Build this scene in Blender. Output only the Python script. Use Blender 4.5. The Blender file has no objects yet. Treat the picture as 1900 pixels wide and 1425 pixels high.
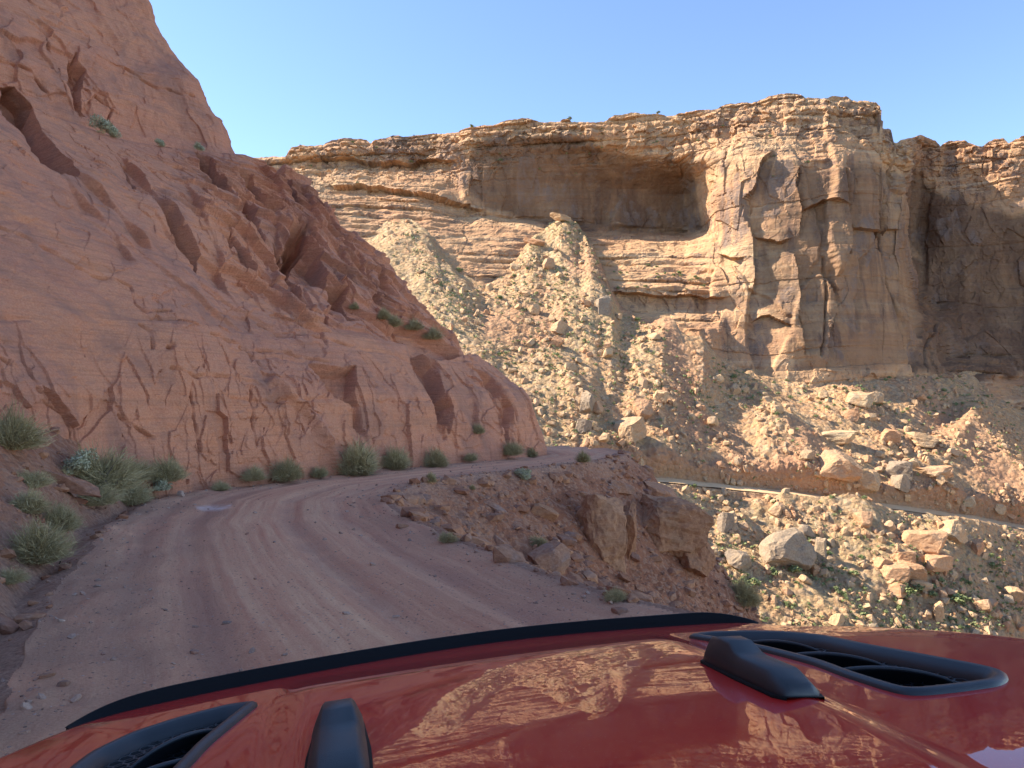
import bpy, math, random
import numpy as np
from mathutils import Vector, Euler
R = math.radians
rng = np.random.default_rng(7)
random.seed(7)
scn = bpy.context.scene
COL = scn.collection

# ------------------------------------------------------------------ camera, sky, sun, exposure
F = 1400.0; PIT = R(1.96); CAMZ = 1.7
cd = bpy.data.cameras.new('camera'); cam = bpy.data.objects.new('camera', cd); COL.objects.link(cam)
cd.sensor_width = 36.0; cd.lens = 36.0*F/1900.0; cd.clip_start = 0.05; cd.clip_end = 3000
cam.location = (0, 0, CAMZ); cam.rotation_euler = (R(90)+PIT, 0, 0)
scn.camera = cam
SUN_EL, SUN_AZ = R(39), R(-81)          # azimuth measured from +Y towards +X
w = bpy.data.worlds.new('World'); scn.world = w; w.use_nodes = True
nt = w.node_tree; bg = nt.nodes['Background']
sky = nt.nodes.new('ShaderNodeTexSky'); sky.sky_type = 'NISHITA'; sky.sun_disc = False
sky.sun_elevation = SUN_EL; sky.sun_rotation = SUN_AZ
sky.altitude = 3500; sky.air_density = 1.0; sky.dust_density = 0.0; sky.ozone_density = 1.6
nt.links.new(sky.outputs[0], bg.inputs[0]); bg.inputs[1].default_value = 0.125
sl = bpy.data.lights.new('sun', 'SUN'); sl.energy = 4.2; sl.angle = R(0.5); sl.color = (1.0, 0.90, 0.74)
so = bpy.data.objects.new('sun', sl); COL.objects.link(so)
sd = Vector((math.sin(SUN_AZ)*math.cos(SUN_EL), math.cos(SUN_AZ)*math.cos(SUN_EL), math.sin(SUN_EL)))
so.rotation_euler = sd.to_track_quat('Z', 'Y').to_euler()
scn.view_settings.view_transform = 'Standard'; scn.view_settings.look = 'None'
scn.view_settings.exposure = 1.68; scn.view_settings.gamma = 1
scn.cycles.max_bounces = 6; scn.cycles.diffuse_bounces = 4; scn.cycles.use_denoising = True

# ------------------------------------------------------------------ pixel <-> point helpers (for measuring the photograph)
cp, sp = math.cos(PIT), math.sin(PIT)
def ray(px, py):
    x = (np.asarray(px, float)-950)/F; u = -(np.asarray(py, float)-712.5)/F
    y = cp-u*sp; z = sp+u*cp
    return x/y, z/y                      # per metre of depth Y
def at(px, py, Y):
    a, b = ray(px, py); Y = np.asarray(Y, float)
    return np.stack(np.broadcast_arrays(a*Y, Y, CAMZ+b*Y), -1)
def proj(P):
    X = P[..., 0]; Y = P[..., 1]; Z = P[..., 2]-CAMZ
    d = Y*cp+Z*sp; v = -Y*sp+Z*cp
    d = np.where(np.abs(d) < 1e-3, 1e-3, d)
    px = 950+F*X/d; py = 712.5-F*v/d
    return np.where(d > 0, px, -9999), np.where(d > 0, py, -9999)

# ------------------------------------------------------------------ noise
def h3(ix, iy, iz, s=0):
    n = (ix.astype(np.int64)*73856093) ^ (iy.astype(np.int64)*19349663) ^ (iz.astype(np.int64)*83492791) ^ (s*2654435761)
    n = (n ^ (n >> 13))*1274126177 & 0xffffffff
    n = (n ^ (n >> 16))*2246822519 & 0xffffffff
    n = n ^ (n >> 15)
    return (n & 0xffffff)/float(0xffffff)
def vnoise(p, s=0):
    i = np.floor(p).astype(np.int64); f = p-i; f = f*f*f*(f*(f*6-15)+10)
    r = 0
    for dx in (0, 1):
        for dy in (0, 1):
            for dz in (0, 1):
                wgt = (f[..., 0] if dx else 1-f[..., 0])*(f[..., 1] if dy else 1-f[..., 1])*(f[..., 2] if dz else 1-f[..., 2])
                r = r+wgt*h3(i[..., 0]+dx, i[..., 1]+dy, i[..., 2]+dz, s)
    return r*2-1
def fbm(p, oct=4, s=0, gain=.5):
    a, r, t = 1., 0, 0
    for o in range(oct):
        r = r+a*vnoise(p*(2.03**o)+o*17.3, s+o); t += a; a *= gain
    return r/t
def ridged(p, oct=4, s=0):
    a, r, t = 1., 0, 0
    for o in range(oct):
        r = r+a*(1-np.abs(vnoise(p*(2.1**o)+o*9.1, s+o))*2); t += a; a *= .5
    return r/t
def worley(p, s=0):
    i = np.floor(p).astype(np.int64)
    f1 = np.full(p.shape[:-1], 9.); f2 = f1.copy(); cid = np.zeros(p.shape[:-1]); cd2 = cid.copy()
    for dx in (-1, 0, 1):
        for dy in (-1, 0, 1):
            for dz in (-1, 0, 1):
                jx, jy, jz = i[..., 0]+dx, i[..., 1]+dy, i[..., 2]+dz
                d = (jx+h3(jx, jy, jz, s+1)-p[..., 0])**2+(jy+h3(jx, jy, jz, s+2)-p[..., 1])**2+(jz+h3(jx, jy, jz, s+3)-p[..., 2])**2
                c = h3(jx, jy, jz, s+4); c2 = h3(jx, jy, jz, s+5)
                m = d < f1
                f2 = np.where(m, f1, np.minimum(f2, d)); cid = np.where(m, c, cid); cd2 = np.where(m, c2, cd2); f1 = np.where(m, d, f1)
    return np.sqrt(f1), np.sqrt(f2), cid, cd2
def facet(p, s=0, k=1.0, wob=.35):
    """angular rock: each cell of a warped grid gets its own offset and its own tilt"""
    p = p+np.stack([vnoise(p*1.3+5, s+7), vnoise(p*1.3+19, s+8), vnoise(p*1.3+31, s+9)], -1)*wob
    i = np.floor(p).astype(np.int64); best = np.full(p.shape[:-1], 9.); out = np.zeros(p.shape[:-1])
    for dx in (-1, 0, 1):
        for dy in (-1, 0, 1):
            for dz in (-1, 0, 1):
                j = (i[..., 0]+dx, i[..., 1]+dy, i[..., 2]+dz)
                e = [j[a]+h3(*j, s+1+a)-p[..., a] for a in range(3)]
                d = e[0]**2+e[1]**2+e[2]**2; m = d < best
                v = (h3(*j, s+4)-.5)+k*(e[0]*(h3(*j, s+5)-.5)+e[1]*(h3(*j, s+6)-.5)+e[2]*(h3(*j, s+10)-.5))
                best = np.where(m, d, best); out = np.where(m, v, out)
    return out
def ss(a, b, x):
    t = np.clip((x-a)/(b-a), 0, 1); return t*t*(3-2*t)
def seg_dist(px, py, poly):
    """distance to a polyline, signed + on its left side"""
    best = np.full(np.shape(px), 1e9); sg = np.ones(np.shape(px)); tt = np.zeros(np.shape(px)); acc = 0
    for (ax, ay), (bx, by) in zip(poly[:-1], poly[1:]):
        dx, dy = bx-ax, by-ay; L = math.hypot(dx, dy)
        t = np.clip(((px-ax)*dx+(py-ay)*dy)/(L*L), 0, 1)
        d = np.hypot(px-ax-t*dx, py-ay-t*dy)
        c = dx*(py-ay)-dy*(px-ax)
        m = d < best
        best = np.where(m, d, best); sg = np.where(m, np.sign(c), sg); tt = np.where(m, acc+t*L, tt); acc += L
    return best, sg, tt
def poly_mask(px, py, poly, soft):
    """1 inside a polygon, fading over 'soft' pixels at the edge"""
    inside = np.zeros(np.shape(px), bool)
    n = len(poly)
    for k in range(n):
        (x1, y1), (x2, y2) = poly[k], poly[(k+1) % n]
        c = ((y1 > py) != (y2 > py)) & (px < (x2-x1)*(py-y1)/((y2-y1) or 1e-9)+x1)
        inside ^= c
    d, _, _ = seg_dist(px, py, list(poly)+[poly[0]])
    return np.where(inside, np.clip(d/soft, 0, 1), 0)
def blur(D, n=1):
    for _ in range(n):
        D = np.pad(D, 1, mode='edge'); D = (D[:-2]+2*D[1:-1]+D[2:])/4; D = (D[:, :-2]+2*D[:, 1:-1]+D[:, 2:])/4
    return D
def cat(pts, u):
    """Catmull-Rom through pts (n,k) at parameter u"""
    pts = np.asarray(pts, float); n = len(pts)
    i = np.clip(np.floor(u).astype(int), 0, n-2); t = (u-i)[..., None]
    p0, p1, p2, p3 = pts[np.clip(i-1, 0, n-1)], pts[i], pts[i+1], pts[np.clip(i+2, 0, n-1)]
    return .5*((2*p1)+(-p0+p2)*t+(2*p0-5*p1+4*p2-p3)*t**2+(-p0+3*p1-3*p2+p3)*t**3)

# ------------------------------------------------------------------ object helpers
def tag(o, label=None, cat_=None, group=None, kind=None):
    if label: o['label'] = label
    if cat_: o['category'] = cat_
    if group: o['group'] = group
    if kind: o['kind'] = kind
    return o
def mesh_np(name, V, Fq, mat=None, smooth=True, parent=None, attrs=None, matidx=None):
    V = np.asarray(V, np.float32).reshape(-1, 3); Fq = np.asarray(Fq, np.int32)
    k = Fq.shape[1]
    me = bpy.data.meshes.new(name)
    me.vertices.add(len(V)); me.vertices.foreach_set('co', V.ravel())
    me.loops.add(Fq.size); me.loops.foreach_set('vertex_index', Fq.ravel())
    me.polygons.add(len(Fq)); me.polygons.foreach_set('loop_start', np.arange(0, Fq.size, k, dtype=np.int32))
    me.polygons.foreach_set('use_smooth', np.full(len(Fq), smooth))
    for a, v in (attrs or {}).items():
        at_ = me.attributes.new(a, 'FLOAT', 'POINT'); at_.data.foreach_set('value', np.asarray(v, np.float32).ravel())
    mats = mat if isinstance(mat, (list, tuple)) else [mat]
    for m in mats:
        if m: me.materials.append(m)
    if matidx is not None: me.polygons.foreach_set('material_index', np.asarray(matidx, np.int32))
    me.update(calc_edges=True); me.validate()
    o = bpy.data.objects.new(name, me); COL.objects.link(o); o.parent = parent
    return o
def grid_faces(nr, nc, mask=None, flip=False):
    i = np.arange(nr-1)[:, None]*nc+np.arange(nc-1)[None, :]
    f = np.stack([i, i+1, i+nc+1, i+nc], -1)
    if flip: f = f[..., ::-1]
    f = f.reshape(-1, 4)
    return f if mask is None else f[mask.reshape(-1)]
def grid_normals(P):
    du = np.gradient(P, axis=1); dv = np.gradient(P, axis=0)
    n = np.cross(du, dv); n /= np.linalg.norm(n, axis=-1, keepdims=True)+1e-9
    return n
def compact(V, Fq, attrs=None):
    u, inv = np.unique(Fq.ravel(), return_inverse=True)
    return V[u], inv.reshape(Fq.shape), {k: a[u] for k, a in (attrs or {}).items()}
def py_mesh(name, V, Fs, mat, parent=None, smooth=False):
    me = bpy.data.meshes.new(name); me.from_pydata([tuple(map(float, v)) for v in V], [], [tuple(map(int, f)) for f in Fs])
    me.materials.append(mat)
    if smooth: me.polygons.foreach_set('use_smooth', [True]*len(me.polygons))
    me.update(); o = bpy.data.objects.new(name, me); COL.objects.link(o); o.parent = parent
    return o

# ------------------------------------------------------------------ materials
class NT:
    def __init__(s, name):
        s.m = bpy.data.materials.new(name); s.m.use_nodes = True; s.t = s.m.node_tree
        s.b = s.t.nodes['Principled BSDF']; s.b.inputs['Roughness'].default_value = .9
        s.b.inputs['Specular IOR Level'].default_value = .2
        s.co = s.t.nodes.new('ShaderNodeNewGeometry').outputs['Position']
    def l(s, a, b): s.t.links.new(a, b)
    def mapv(s, scale, rot=(0, 0, 0), src=None):
        n = s.t.nodes.new('ShaderNodeMapping'); n.inputs['Scale'].default_value = scale; n.inputs['Rotation'].default_value = rot
        s.l(src or s.co, n.inputs[0]); return n.outputs[0]
    def noise(s, scale, detail=6, rough=.6, vec=None, dist=0):
        n = s.t.nodes.new('ShaderNodeTexNoise'); n.inputs['Scale'].default_value = scale; n.inputs['Detail'].default_value = detail
        n.inputs['Roughness'].default_value = rough; n.inputs['Distortion'].default_value = dist
        s.l(vec or s.co, n.inputs['Vector']); return n.outputs[0]
    def voro(s, scale, vec=None, feat='F1', out=0, rnd=1):
        n = s.t.nodes.new('ShaderNodeTexVoronoi'); n.feature = feat; n.inputs['Scale'].default_value = scale; n.inputs['Randomness'].default_value = rnd
        s.l(vec or s.co, n.inputs['Vector']); return n.outputs[out]
    def ramp(s, fac, stops):
        n = s.t.nodes.new('ShaderNodeValToRGB'); e = n.color_ramp.elements
        while len(e) < len(stops): e.new(.5)
        for k, (p, c) in enumerate(stops):
            e[k].position = p; e[k].color = (c, c, c, 1) if isinstance(c, (int, float)) else (*c, 1)
        s.l(fac, n.inputs[0]); return n.outputs[0]
    def mix(s, fac, a, b, mode='MIX'):
        n = s.t.nodes.new('ShaderNodeMix'); n.data_type = 'RGBA'; n.blend_type = mode
        for sock, v in ((n.inputs[0], fac), (n.inputs[6], a), (n.inputs[7], b)):
            if hasattr(v, 'type'): s.l(v, sock)
            elif isinstance(v, (int, float)): sock.default_value = v
            else: sock.default_value = (*v, 1)
        return n.outputs[2]
    def math(s, op, a, b=0., clamp=False):
        n = s.t.nodes.new('ShaderNodeMath'); n.operation = op; n.use_clamp = clamp
        for sock, v in ((n.inputs[0], a), (n.inputs[1], b)):
            if hasattr(v, 'type'): s.l(v, sock)
            else: sock.default_value = v
        return n.outputs[0]
    def attr(s, name):
        n = s.t.nodes.new('ShaderNodeAttribute'); n.attribute_name = name; return n.outputs['Fac']
    def bump(s, h, dist, strength=1., prev=None):
        n = s.t.nodes.new('ShaderNodeBump'); n.inputs['Distance'].default_value = dist; n.inputs['Strength'].default_value = strength
        s.l(h, n.inputs['Height'])
        if prev: s.l(prev, n.inputs['Normal'])
        return n.outputs[0]
    def end(s, col, nrm=None):
        if hasattr(col, 'type'): s.l(col, s.b.inputs['Base Color'])
        else: s.b.inputs['Base Color'].default_value = (*col, 1)
        if nrm: s.l(nrm, s.b.inputs['Normal'])
        return s.m

def mat_near_cliff():
    n = NT('red_sandstone')
    big = n.noise(.16, 5, .6, n.mapv((1, 1, 1.6)), .6)
    c = n.ramp(big, [(.30, (.36, .150, .098)), (.44, (.52, .21, .128)), (.58, (.59, .238, .128)), (.72, (.44, .20, .14))])
    fine = n.noise(2.2, 8, .65, n.mapv((1, 1, 2.2)))
    c = n.mix(n.ramp(fine, [(.3, .0), (.75, .55)]), c, (.54, .26, .16))
    grain = n.noise(28, 6, .7)
    c = n.mix(.5, c, n.ramp(grain, [(.3, .2), (.7, .8)]), 'SOFT_LIGHT')
    # desert varnish: grey-brown patches
    v = n.noise(.45, 7, .62, n.mapv((1.1, 1.1, .7)), 1.2)
    c = n.mix(n.ramp(v, [(.5, 0.), (.64, .6)]), c, (.29, .15, .115))
    lam = n.noise(2.6, 5, .6, n.mapv((.25, .25, 7.), (R(10), R(-22), 0))); c = n.mix(n.ramp(lam, [(.5, 0.), (.66, .28)]), c, (.24, .11, .07))
    # thin bedding
    bed = n.noise(1.3, 6, .55, n.mapv((.12, .12, 3.4), (R(4), 0, 0)))
    c = n.mix(n.ramp(bed, [(.55, 0.), (.7, .3)]), c, (.30, .15, .10))
    h = n.math('ADD', n.math('MULTIPLY', n.noise(3.0, 9, .68, n.mapv((1, 1, 1.8))), 1.), n.math('MULTIPLY', n.noise(17, 6, .7), .18))
    b = n.bump(h, .13, .85)
    return n.end(c, b)
def mat_road():
    n = NT('gravel_road')
    lat = n.attr('lat'); al = n.attr('along')
    cx = n.t.nodes.new('ShaderNodeCombineXYZ'); n.l(n.math('MULTIPLY', lat, 26.), cx.inputs[0]); n.l(n.math('MULTIPLY', al, .16), cx.inputs[1])
    st = n.noise(1., 7, .62, cx.outputs[0])
    cx2 = n.t.nodes.new('ShaderNodeCombineXYZ'); n.l(n.math('MULTIPLY', lat, 5.), cx2.inputs[0]); n.l(n.math('MULTIPLY', al, .10), cx2.inputs[1])
    st2 = n.noise(1., 3, .5, cx2.outputs[0])
    c = n.ramp(st2, [(.30, (.52, .24, .145)), (.45, (.65, .31, .18)), (.66, (.71, .355, .205))])
    c = n.mix(.55, c, n.ramp(st, [(.3, .2), (.7, .8)]), 'OVERLAY')
    pat = n.noise(.7, 6, .6); c = n.mix(n.ramp(pat, [(.4, 0.), (.7, .45)]), c, (.60, .31, .18))
    tl = n.math('ADD', lat, n.math('MULTIPLY', n.math('SUBTRACT', st2, .5), .10))
    trk = n.ramp(tl, [(.06, 0.), (.13, .55), (.20, .1), (.27, .5), (.33, .0), (.55, .0), (.60, .5), (.66, .05), (.74, .1), (.80, .5), (.86, .15)])
    c = n.mix(n.math('MULTIPLY', trk, n.ramp(n.noise(1.2, 4, .6), [(.35, .2), (.6, 1.)])), c, (.42, .215, .15))
    edge = n.attr('edge'); c = n.mix(n.math('MULTIPLY', edge, .8), c, (.36, .20, .13))
    peb = n.voro(34, None, 'F1', 1); pd = n.voro(34)
    sepc = n.t.nodes.new('ShaderNodeSeparateColor'); n.l(peb, sepc.inputs[0])
    pm = n.math('MULTIPLY', n.math('GREATER_THAN', sepc.outputs[0], .86), n.math('LESS_THAN', pd, .36))
    c = n.mix(n.math('MULTIPLY', pm, .6), c, n.ramp(sepc.outputs[1], [(0, (.10, .075, .07)), (.6, (.28, .19, .16)), (1, (.58, .47, .42))]))
    g = n.noise(60, 5, .75); c = n.mix(.5, c, n.ramp(g, [(.3, .2), (.7, .8)]), 'SOFT_LIGHT')
    pm2 = n.attr('patch'); c = n.mix(n.math('MULTIPLY', pm2, .9), c, (.72, .55, .49))
    h = n.math('ADD', n.math('MULTIPLY', st, .7), n.math('MULTIPLY', n.noise(18, 7, .72), .5))
    b = n.bump(h, .05, .8); b = n.bump(n.math('MULTIPLY', pm, n.math('SUBTRACT', .4, pd)), .05, .8, b)
    return n.end(c, b)
def mat_dirt():
    n = NT('red_dirt')
    a = n.noise(.8, 6, .6)
    c = n.ramp(a, [(.3, (.21, .078, .042)), (.5, (.33, .13, .07)), (.7, (.40, .185, .105))])
    v = n.voro(9, None, 'F1', 1); sc = n.t.nodes.new('ShaderNodeSeparateColor'); n.l(v, sc.inputs[0])
    c = n.mix(n.math('MULTIPLY', n.math('GREATER_THAN', sc.outputs[0], .7), .6), c, (.42, .22, .14))
    c = n.mix(.5, c, n.ramp(n.noise(30, 6, .7), [(.3, .2), (.7, .8)]), 'SOFT_LIGHT')
    gr = n.ramp(n.noise(22, 5, .75), [(.32, (.24, .13, .09)), (.5, (.44, .245, .165)), (.68, (.62, .38, .26))])
    c = n.mix(n.math('MULTIPLY', n.attr('verge'), .85), c, gr)
    h = n.math('ADD', n.noise(5, 9, .7), n.math('MULTIPLY', n.voro(9), -.5))
    return n.end(c, n.bump(h, .14, .9))
def mat_far_cliff():
    n = NT('tan_sandstone')
    big = n.noise(.03, 5, .6, n.mapv((1, 1, 1.5)), .5)
    c = n.ramp(big, [(.32, (.42, .22, .115)), (.5, (.49, .285, .15)), (.68, (.54, .345, .19))])
    bed = n.noise(.25, 8, .62, n.mapv((.10, .10, 3.0)))
    c = n.mix(n.ramp(bed, [(.35, .5), (.5, 0.)]), c, (.34, .185, .11))
    c = n.mix(n.ramp(bed, [(.55, 0.), (.68, .5)]), c, (.60, .44, .28))
    # vertical varnish curtains
    va = n.noise(.34, 6, .62, n.mapv((1, 1, .09)), .4)
    vb = n.noise(.05, 4, .6, None, .8)
    sep = n.t.nodes.new('ShaderNodeSeparateXYZ'); n.l(n.t.nodes.new('ShaderNodeNewGeometry').outputs['Normal'], sep.inputs[0])
    vert = n.ramp(sep.outputs[2], [(.25, 1.), (.6, 0.)])
    vm = n.math('MULTIPLY', n.math('MULTIPLY', n.ramp(va, [(.44, 0.), (.6, 1.)]), n.ramp(vb, [(.42, 0.), (.56, 1.)])), vert)
    c = n.mix(n.math('MULTIPLY', vm, .8), c, (.16, .105, .085))
    vz = n.attr('varnish_shade'); c = n.mix(n.math('MULTIPLY', vz, n.ramp(n.noise(.16, 7, .65, n.mapv((1, 1, .25)), .5), [(.25, .5), (.6, .97)])), c, (.125, .068, .042))  # varnish together with painted-in shade, broken up by noise
    # chunky grey patina on faces
    pv = n.voro(.16, n.mapv((1, 1, .6)), 'F1', 1); sc = n.t.nodes.new('ShaderNodeSeparateColor'); n.l(pv, sc.inputs[0])
    c = n.mix(n.math('MULTIPLY', n.math('MULTIPLY', n.math('GREATER_THAN', sc.outputs[0], .66), vert), n.math('MULTIPLY', n.ramp(vb, [(.38, .0), (.5, .8)]), n.ramp(n.noise(.4, 7, .7, n.mapv((1, 1, .6)), .6), [(.42, 0.), (.58, 1.)]))), c, (.20, .145, .12))
    c = n.mix(n.ramp(n.noise(.5, 6, .65), [(.55, 0.), (.75, .35)]), c, (.33, .24, .17))
    h = n.math('ADD', n.noise(.55, 10, .68, n.mapv((1, 1, 1.4))), n.math('MULTIPLY', bed, .8))
    return n.end(c, n.bump(h, 1.0, .8))
def mat_talus():
    n = NT('talus_rubble')
    a = n.noise(.05, 6, .6, None, .6)
    zz = n.attr('green')
    c = n.ramp(a, [(.3, (.46, .24, .125)), (.5, (.50, .30, .155)), (.7, (.54, .35, .185))])
    c = n.mix(n.math('MULTIPLY', zz, n.ramp(n.noise(.5, 7, .7), [(.35, 0.), (.62, .6)])), c, (.36, .30, .165))
    v = n.voro(.9, None, 'F1', 1); sc = n.t.nodes.new('ShaderNodeSeparateColor'); n.l(v, sc.inputs[0])
    c = n.mix(n.math('MULTIPLY', n.math('GREATER_THAN', sc.outputs[0], .55), .5), c, n.ramp(sc.outputs[1], [(0, (.50, .38, .25)), (1, (.38, .22, .13))]))
    c = n.mix(.55, c, n.ramp(n.noise(2.2, 7, .75), [(.3, .15), (.7, .85)]), 'SOFT_LIGHT')
    red = n.attr('red'); c = n.mix(red, c, (.44, .235, .135))
    h = n.math('ADD', n.noise(.9, 9, .72), n.math('MULTIPLY', n.voro(.9), -.8))
    return n.end(c, n.bump(h, .9, 1.))
def mat_simple_rock(name, cols, sc=1., bmp=.05, grey=(.27, .22, .19)):
    n = NT(name)
    oi = n.t.nodes.new('ShaderNodeObjectInfo')
    isl = n.t.nodes.new('ShaderNodeNewGeometry').outputs['Random Per Island']
    k = n.math('FRACT', n.math('ADD', n.math('ADD', oi.outputs['Random'], isl), n.math('MULTIPLY', n.noise(sc*.35, 2), .35)))
    m = len(cols)-1
    c = n.ramp(k, [(i/m, cc) for i, cc in enumerate(cols)])
    c = n.mix(n.ramp(n.noise(sc*1.2, 7, .65, None, .8), [(.5, 0.), (.68, .6)]), c, grey)
    c = n.mix(.6, c, n.ramp(n.noise(sc*9, 6, .7), [(.3, .2), (.7, .8)]), 'SOFT_LIGHT')
    return n.end(c, n.bump(n.noise(sc*4, 8, .68, n.mapv((1, 1, 2))), bmp, .8))
def mat_leaf(name, cols, sc=3.):
    n = NT(name)
    isl = n.t.nodes.new('ShaderNodeNewGeometry').outputs['Random Per Island']
    m = len(cols)-1
    c = n.ramp(isl, [(i/m, cc) for i, cc in enumerate(cols)])
    n.b.inputs['Roughness'].default_value = .75
    return n.end(c)
M_NEAR, M_ROAD, M_DIRT, M_FAR, M_TALUS = mat_near_cliff(), mat_road(), mat_dirt(), mat_far_cliff(), mat_talus()
M_ROCKN = mat_simple_rock('red_rock', [(.30, .125, .07), (.40, .19, .105), (.34, .175, .11), (.24, .10, .06)], 1.6, .05, (.24, .17, .15))
M_ROCKF = mat_simple_rock('tan_rock', [(.48, .30, .165), (.52, .335, .185), (.42, .275, .16), (.47, .245, .13), (.48, .345, .205)], .35, .35, (.30, .25, .19))
M_GREYR = mat_simple_rock('grey_boulder', [(.29, .21, .145), (.33, .24, .16), (.26, .195, .14)], .35, .3, (.19, .15, .12))
M_ORR = mat_simple_rock('orange_rock', [(.38, .18, .095), (.31, .14, .075), (.42, .215, .12)], 1.1, .07, (.25, .14, .085))
M_ORF = mat_simple_rock('orange_boulder', [(.46, .26, .14), (.50, .29, .16), (.42, .235, .13)], .35, .3, (.30, .19, .12))
M_PEB = mat_simple_rock('gravel_stone', [(.22, .14, .11), (.36, .21, .15), (.46, .30, .22), (.32, .16, .11)], 6, .01)
M_BRUSH = mat_leaf('brush_green', [(.24, .19, .085), (.33, .27, .125), (.45, .36, .20), (.28, .23, .12)])
M_DRY = mat_leaf('dry_grass', [(.42, .33, .17), (.52, .42, .24), (.33, .28, .14), (.46, .35, .19)])
M_WOOD = mat_leaf('grey_wood', [(.16, .11, .08), (.24, .18, .13), (.12, .09, .07)])
M_SAGE = mat_leaf('sage_leaf', [(.27, .26, .15), (.36, .35, .23), (.46, .44, .31), (.22, .21, .12)])
M_FARGREEN = mat_leaf('far_scrub', [(.13, .17, .06), (.19, .22, .085), (.25, .27, .13), (.16, .21, .10)])

# ------------------------------------------------------------------ near ground and road
RL = [(5, -60), (0, -25), (-2.2, -10), (-2.4, -2), (-2.6, 1.5), (-2.85, 4.2), (-3.43, 5.4), (-4.6, 7.9), (-5.8, 10.8), (-6.7, 14), (-6.75, 16.2), (-6.0, 18.6), (-3.9, 21.4), (-1.56, 24.5), (.3, 27), (.95, 29), (.7, 31), (-1, 34), (-6, 38), (-16, 46), (-40, 60)]
RRt = [(12, -60), (6, -25), (3.2, -10), (2.6, -2), (2.5, 2), (2.2, 4.6), (1.7, 5.8), (.93, 6.6), (.27, 7.7), (-.68, 9.5), (-1.9, 12.3), (-2.45, 14.4), (-2.3, 17), (-1.36, 19), (.15, 21.2), (2.25, 24.3), (3.6, 26.6), (4.3, 29), (4.0, 32.5), (2, 35.5), (-3, 39.5), (-12, 47), (-38, 63)]
def ground(x, y, detail=True):
    p0 = np.stack([x, y, 0*x], -1); wob = fbm(p0*1.6, 3, 71)*.13
    dL, sL, tL = seg_dist(x, y, RL); dR, sR, tR = seg_dist(x, y, RRt)
    aL = dL*sL+wob; aR = -dR*sR+wob*.7; dL = np.abs(aL); dR = np.abs(aR)                  # + outside on each side
    inside = (aL <= 0) & (aR <= 0)
    p = np.stack([x, y, np.zeros_like(x)], -1)
    o1 = np.maximum(aL, 0); o2 = np.maximum(aR, 0)
    left = (aL > 0) & (aL < aR+50) & ~((aR > 0) & (dR < dL))
    right = (aR > 0) & ~left
    n1 = fbm(p*.9, 4, 3); n2 = fbm(p*4., 3, 11); n3 = fbm(p*.35, 4, 21)
    zl = -.06*ss(0, .3, o1)+.85*np.maximum(o1-.25, 0)*ss(18, 14, y)+.25*np.maximum(o1-.25, 0)
    zl = np.where(zl > 1.3, 1.3+(zl-1.3)*.3, zl)+(n1*.16+n2*.05)*ss(0, .8, o1)
    d = np.maximum(o2-.15, 0)
    zr = .05*np.exp(-((o2-.1)/.25)**2)-((.85+.42*ss(17, 23, y))*d-.35*(1-np.exp(-d*1.2)))
    zr = zr+(n3*1.1)*ss(.8, 5, d)+(n1*.28+n2*.09)*ss(0, 1.0, d)
    far = ss(14, 50, d); zr = zr+far*d*.14
    zi = fbm(p*1.3, 3, 31)*.018+fbm(p*7, 2, 41)*.006
    wdt = dL+dR; lat = np.clip(dL/np.maximum(wdt, .01), 0, 1)
    zi = zi-.045*np.exp(-((lat-.27)/.045)**2)-.045*np.exp(-((lat-.60)/.045)**2)-.03*np.exp(-((lat-.13)/.04)**2)-.03*np.exp(-((lat-.80)/.04)**2)+.05*np.exp(-(dR/.3)**2)+.03*ss(-.1, .4, fbm(p*2.2, 3, 45))*ss(.3, .05, lat)
    z = np.where(inside, zi, np.where(left, zl, zr))
    return z, inside, lat, np.where(inside, np.minimum(dL, dR), 0), tL, left, right
def near_terrain():
    pxs = np.concatenate([np.arange(-60, 1500, 1.9)]); th_d = np.arctan((pxs-950)/F)
    th = np.concatenate([np.linspace(-math.pi, th_d[0]-.03, 90), th_d, np.linspace(th_d[-1]+.01, math.pi, 110)])
    r = [.6]
    while r[-1] < 110:
        rr = r[-1]; r.append(rr*(1.25 if rr < 3 else 1.0065 if rr < 33 else 1.03))
    r = np.array(r); TH, RR = np.meshgrid(th, r)
    x = RR*np.sin(TH); y = RR*np.cos(TH)
    z, ins, lat, ed, al, lf, rt = ground(x, y)
    P = np.stack([x, y, z], -1); nr, nc = x.shape
    px, py = proj(P)
    patch = poly_mask(px, py, [(362, 938), (395, 935), (432, 934), (430, 943), (405, 950), (378, 950), (362, 946)], 6)
    patch = patch*np.clip(.75+fbm(P*6, 3, 5)*.9, 0, 1)
    edge = np.exp(-ed/(.3+.9*ss(.5, .2, lat)))*(.7+.9*fbm(P*1.5, 3, 6))
    dv, _, _ = seg_dist(x, y, RL); verge = np.where(lf, np.exp(-(dv/1.1)**2), 0); dv, _, _ = seg_dist(x, y, RRt); verge = np.maximum(verge, np.where(rt, np.exp(-(dv/.5)**2), 0))*np.clip(.8+.7*fbm(P*1.2, 3, 8), 0, 1)
    A = {'verge': verge.ravel(), 'lat': lat.ravel(), 'edge': np.clip(edge, 0, 1).ravel(), 'along': al.ravel(), 'patch': patch.ravel()}
    cellin = ins[:-1, :-1] | ins[1:, 1:]
    V = P.reshape(-1, 3)
    for nm, msk, mt in (('dirt_road', cellin, M_ROAD), ('ground', ~cellin, M_DIRT)):
        v, f, a = compact(V, grid_faces(nr, nc, msk, True), A)
        tag(mesh_np(nm, v, f, mt, True, None, a), kind='structure')
    return P, px, py
GP, Gpx, Gpy = near_terrain()

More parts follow.
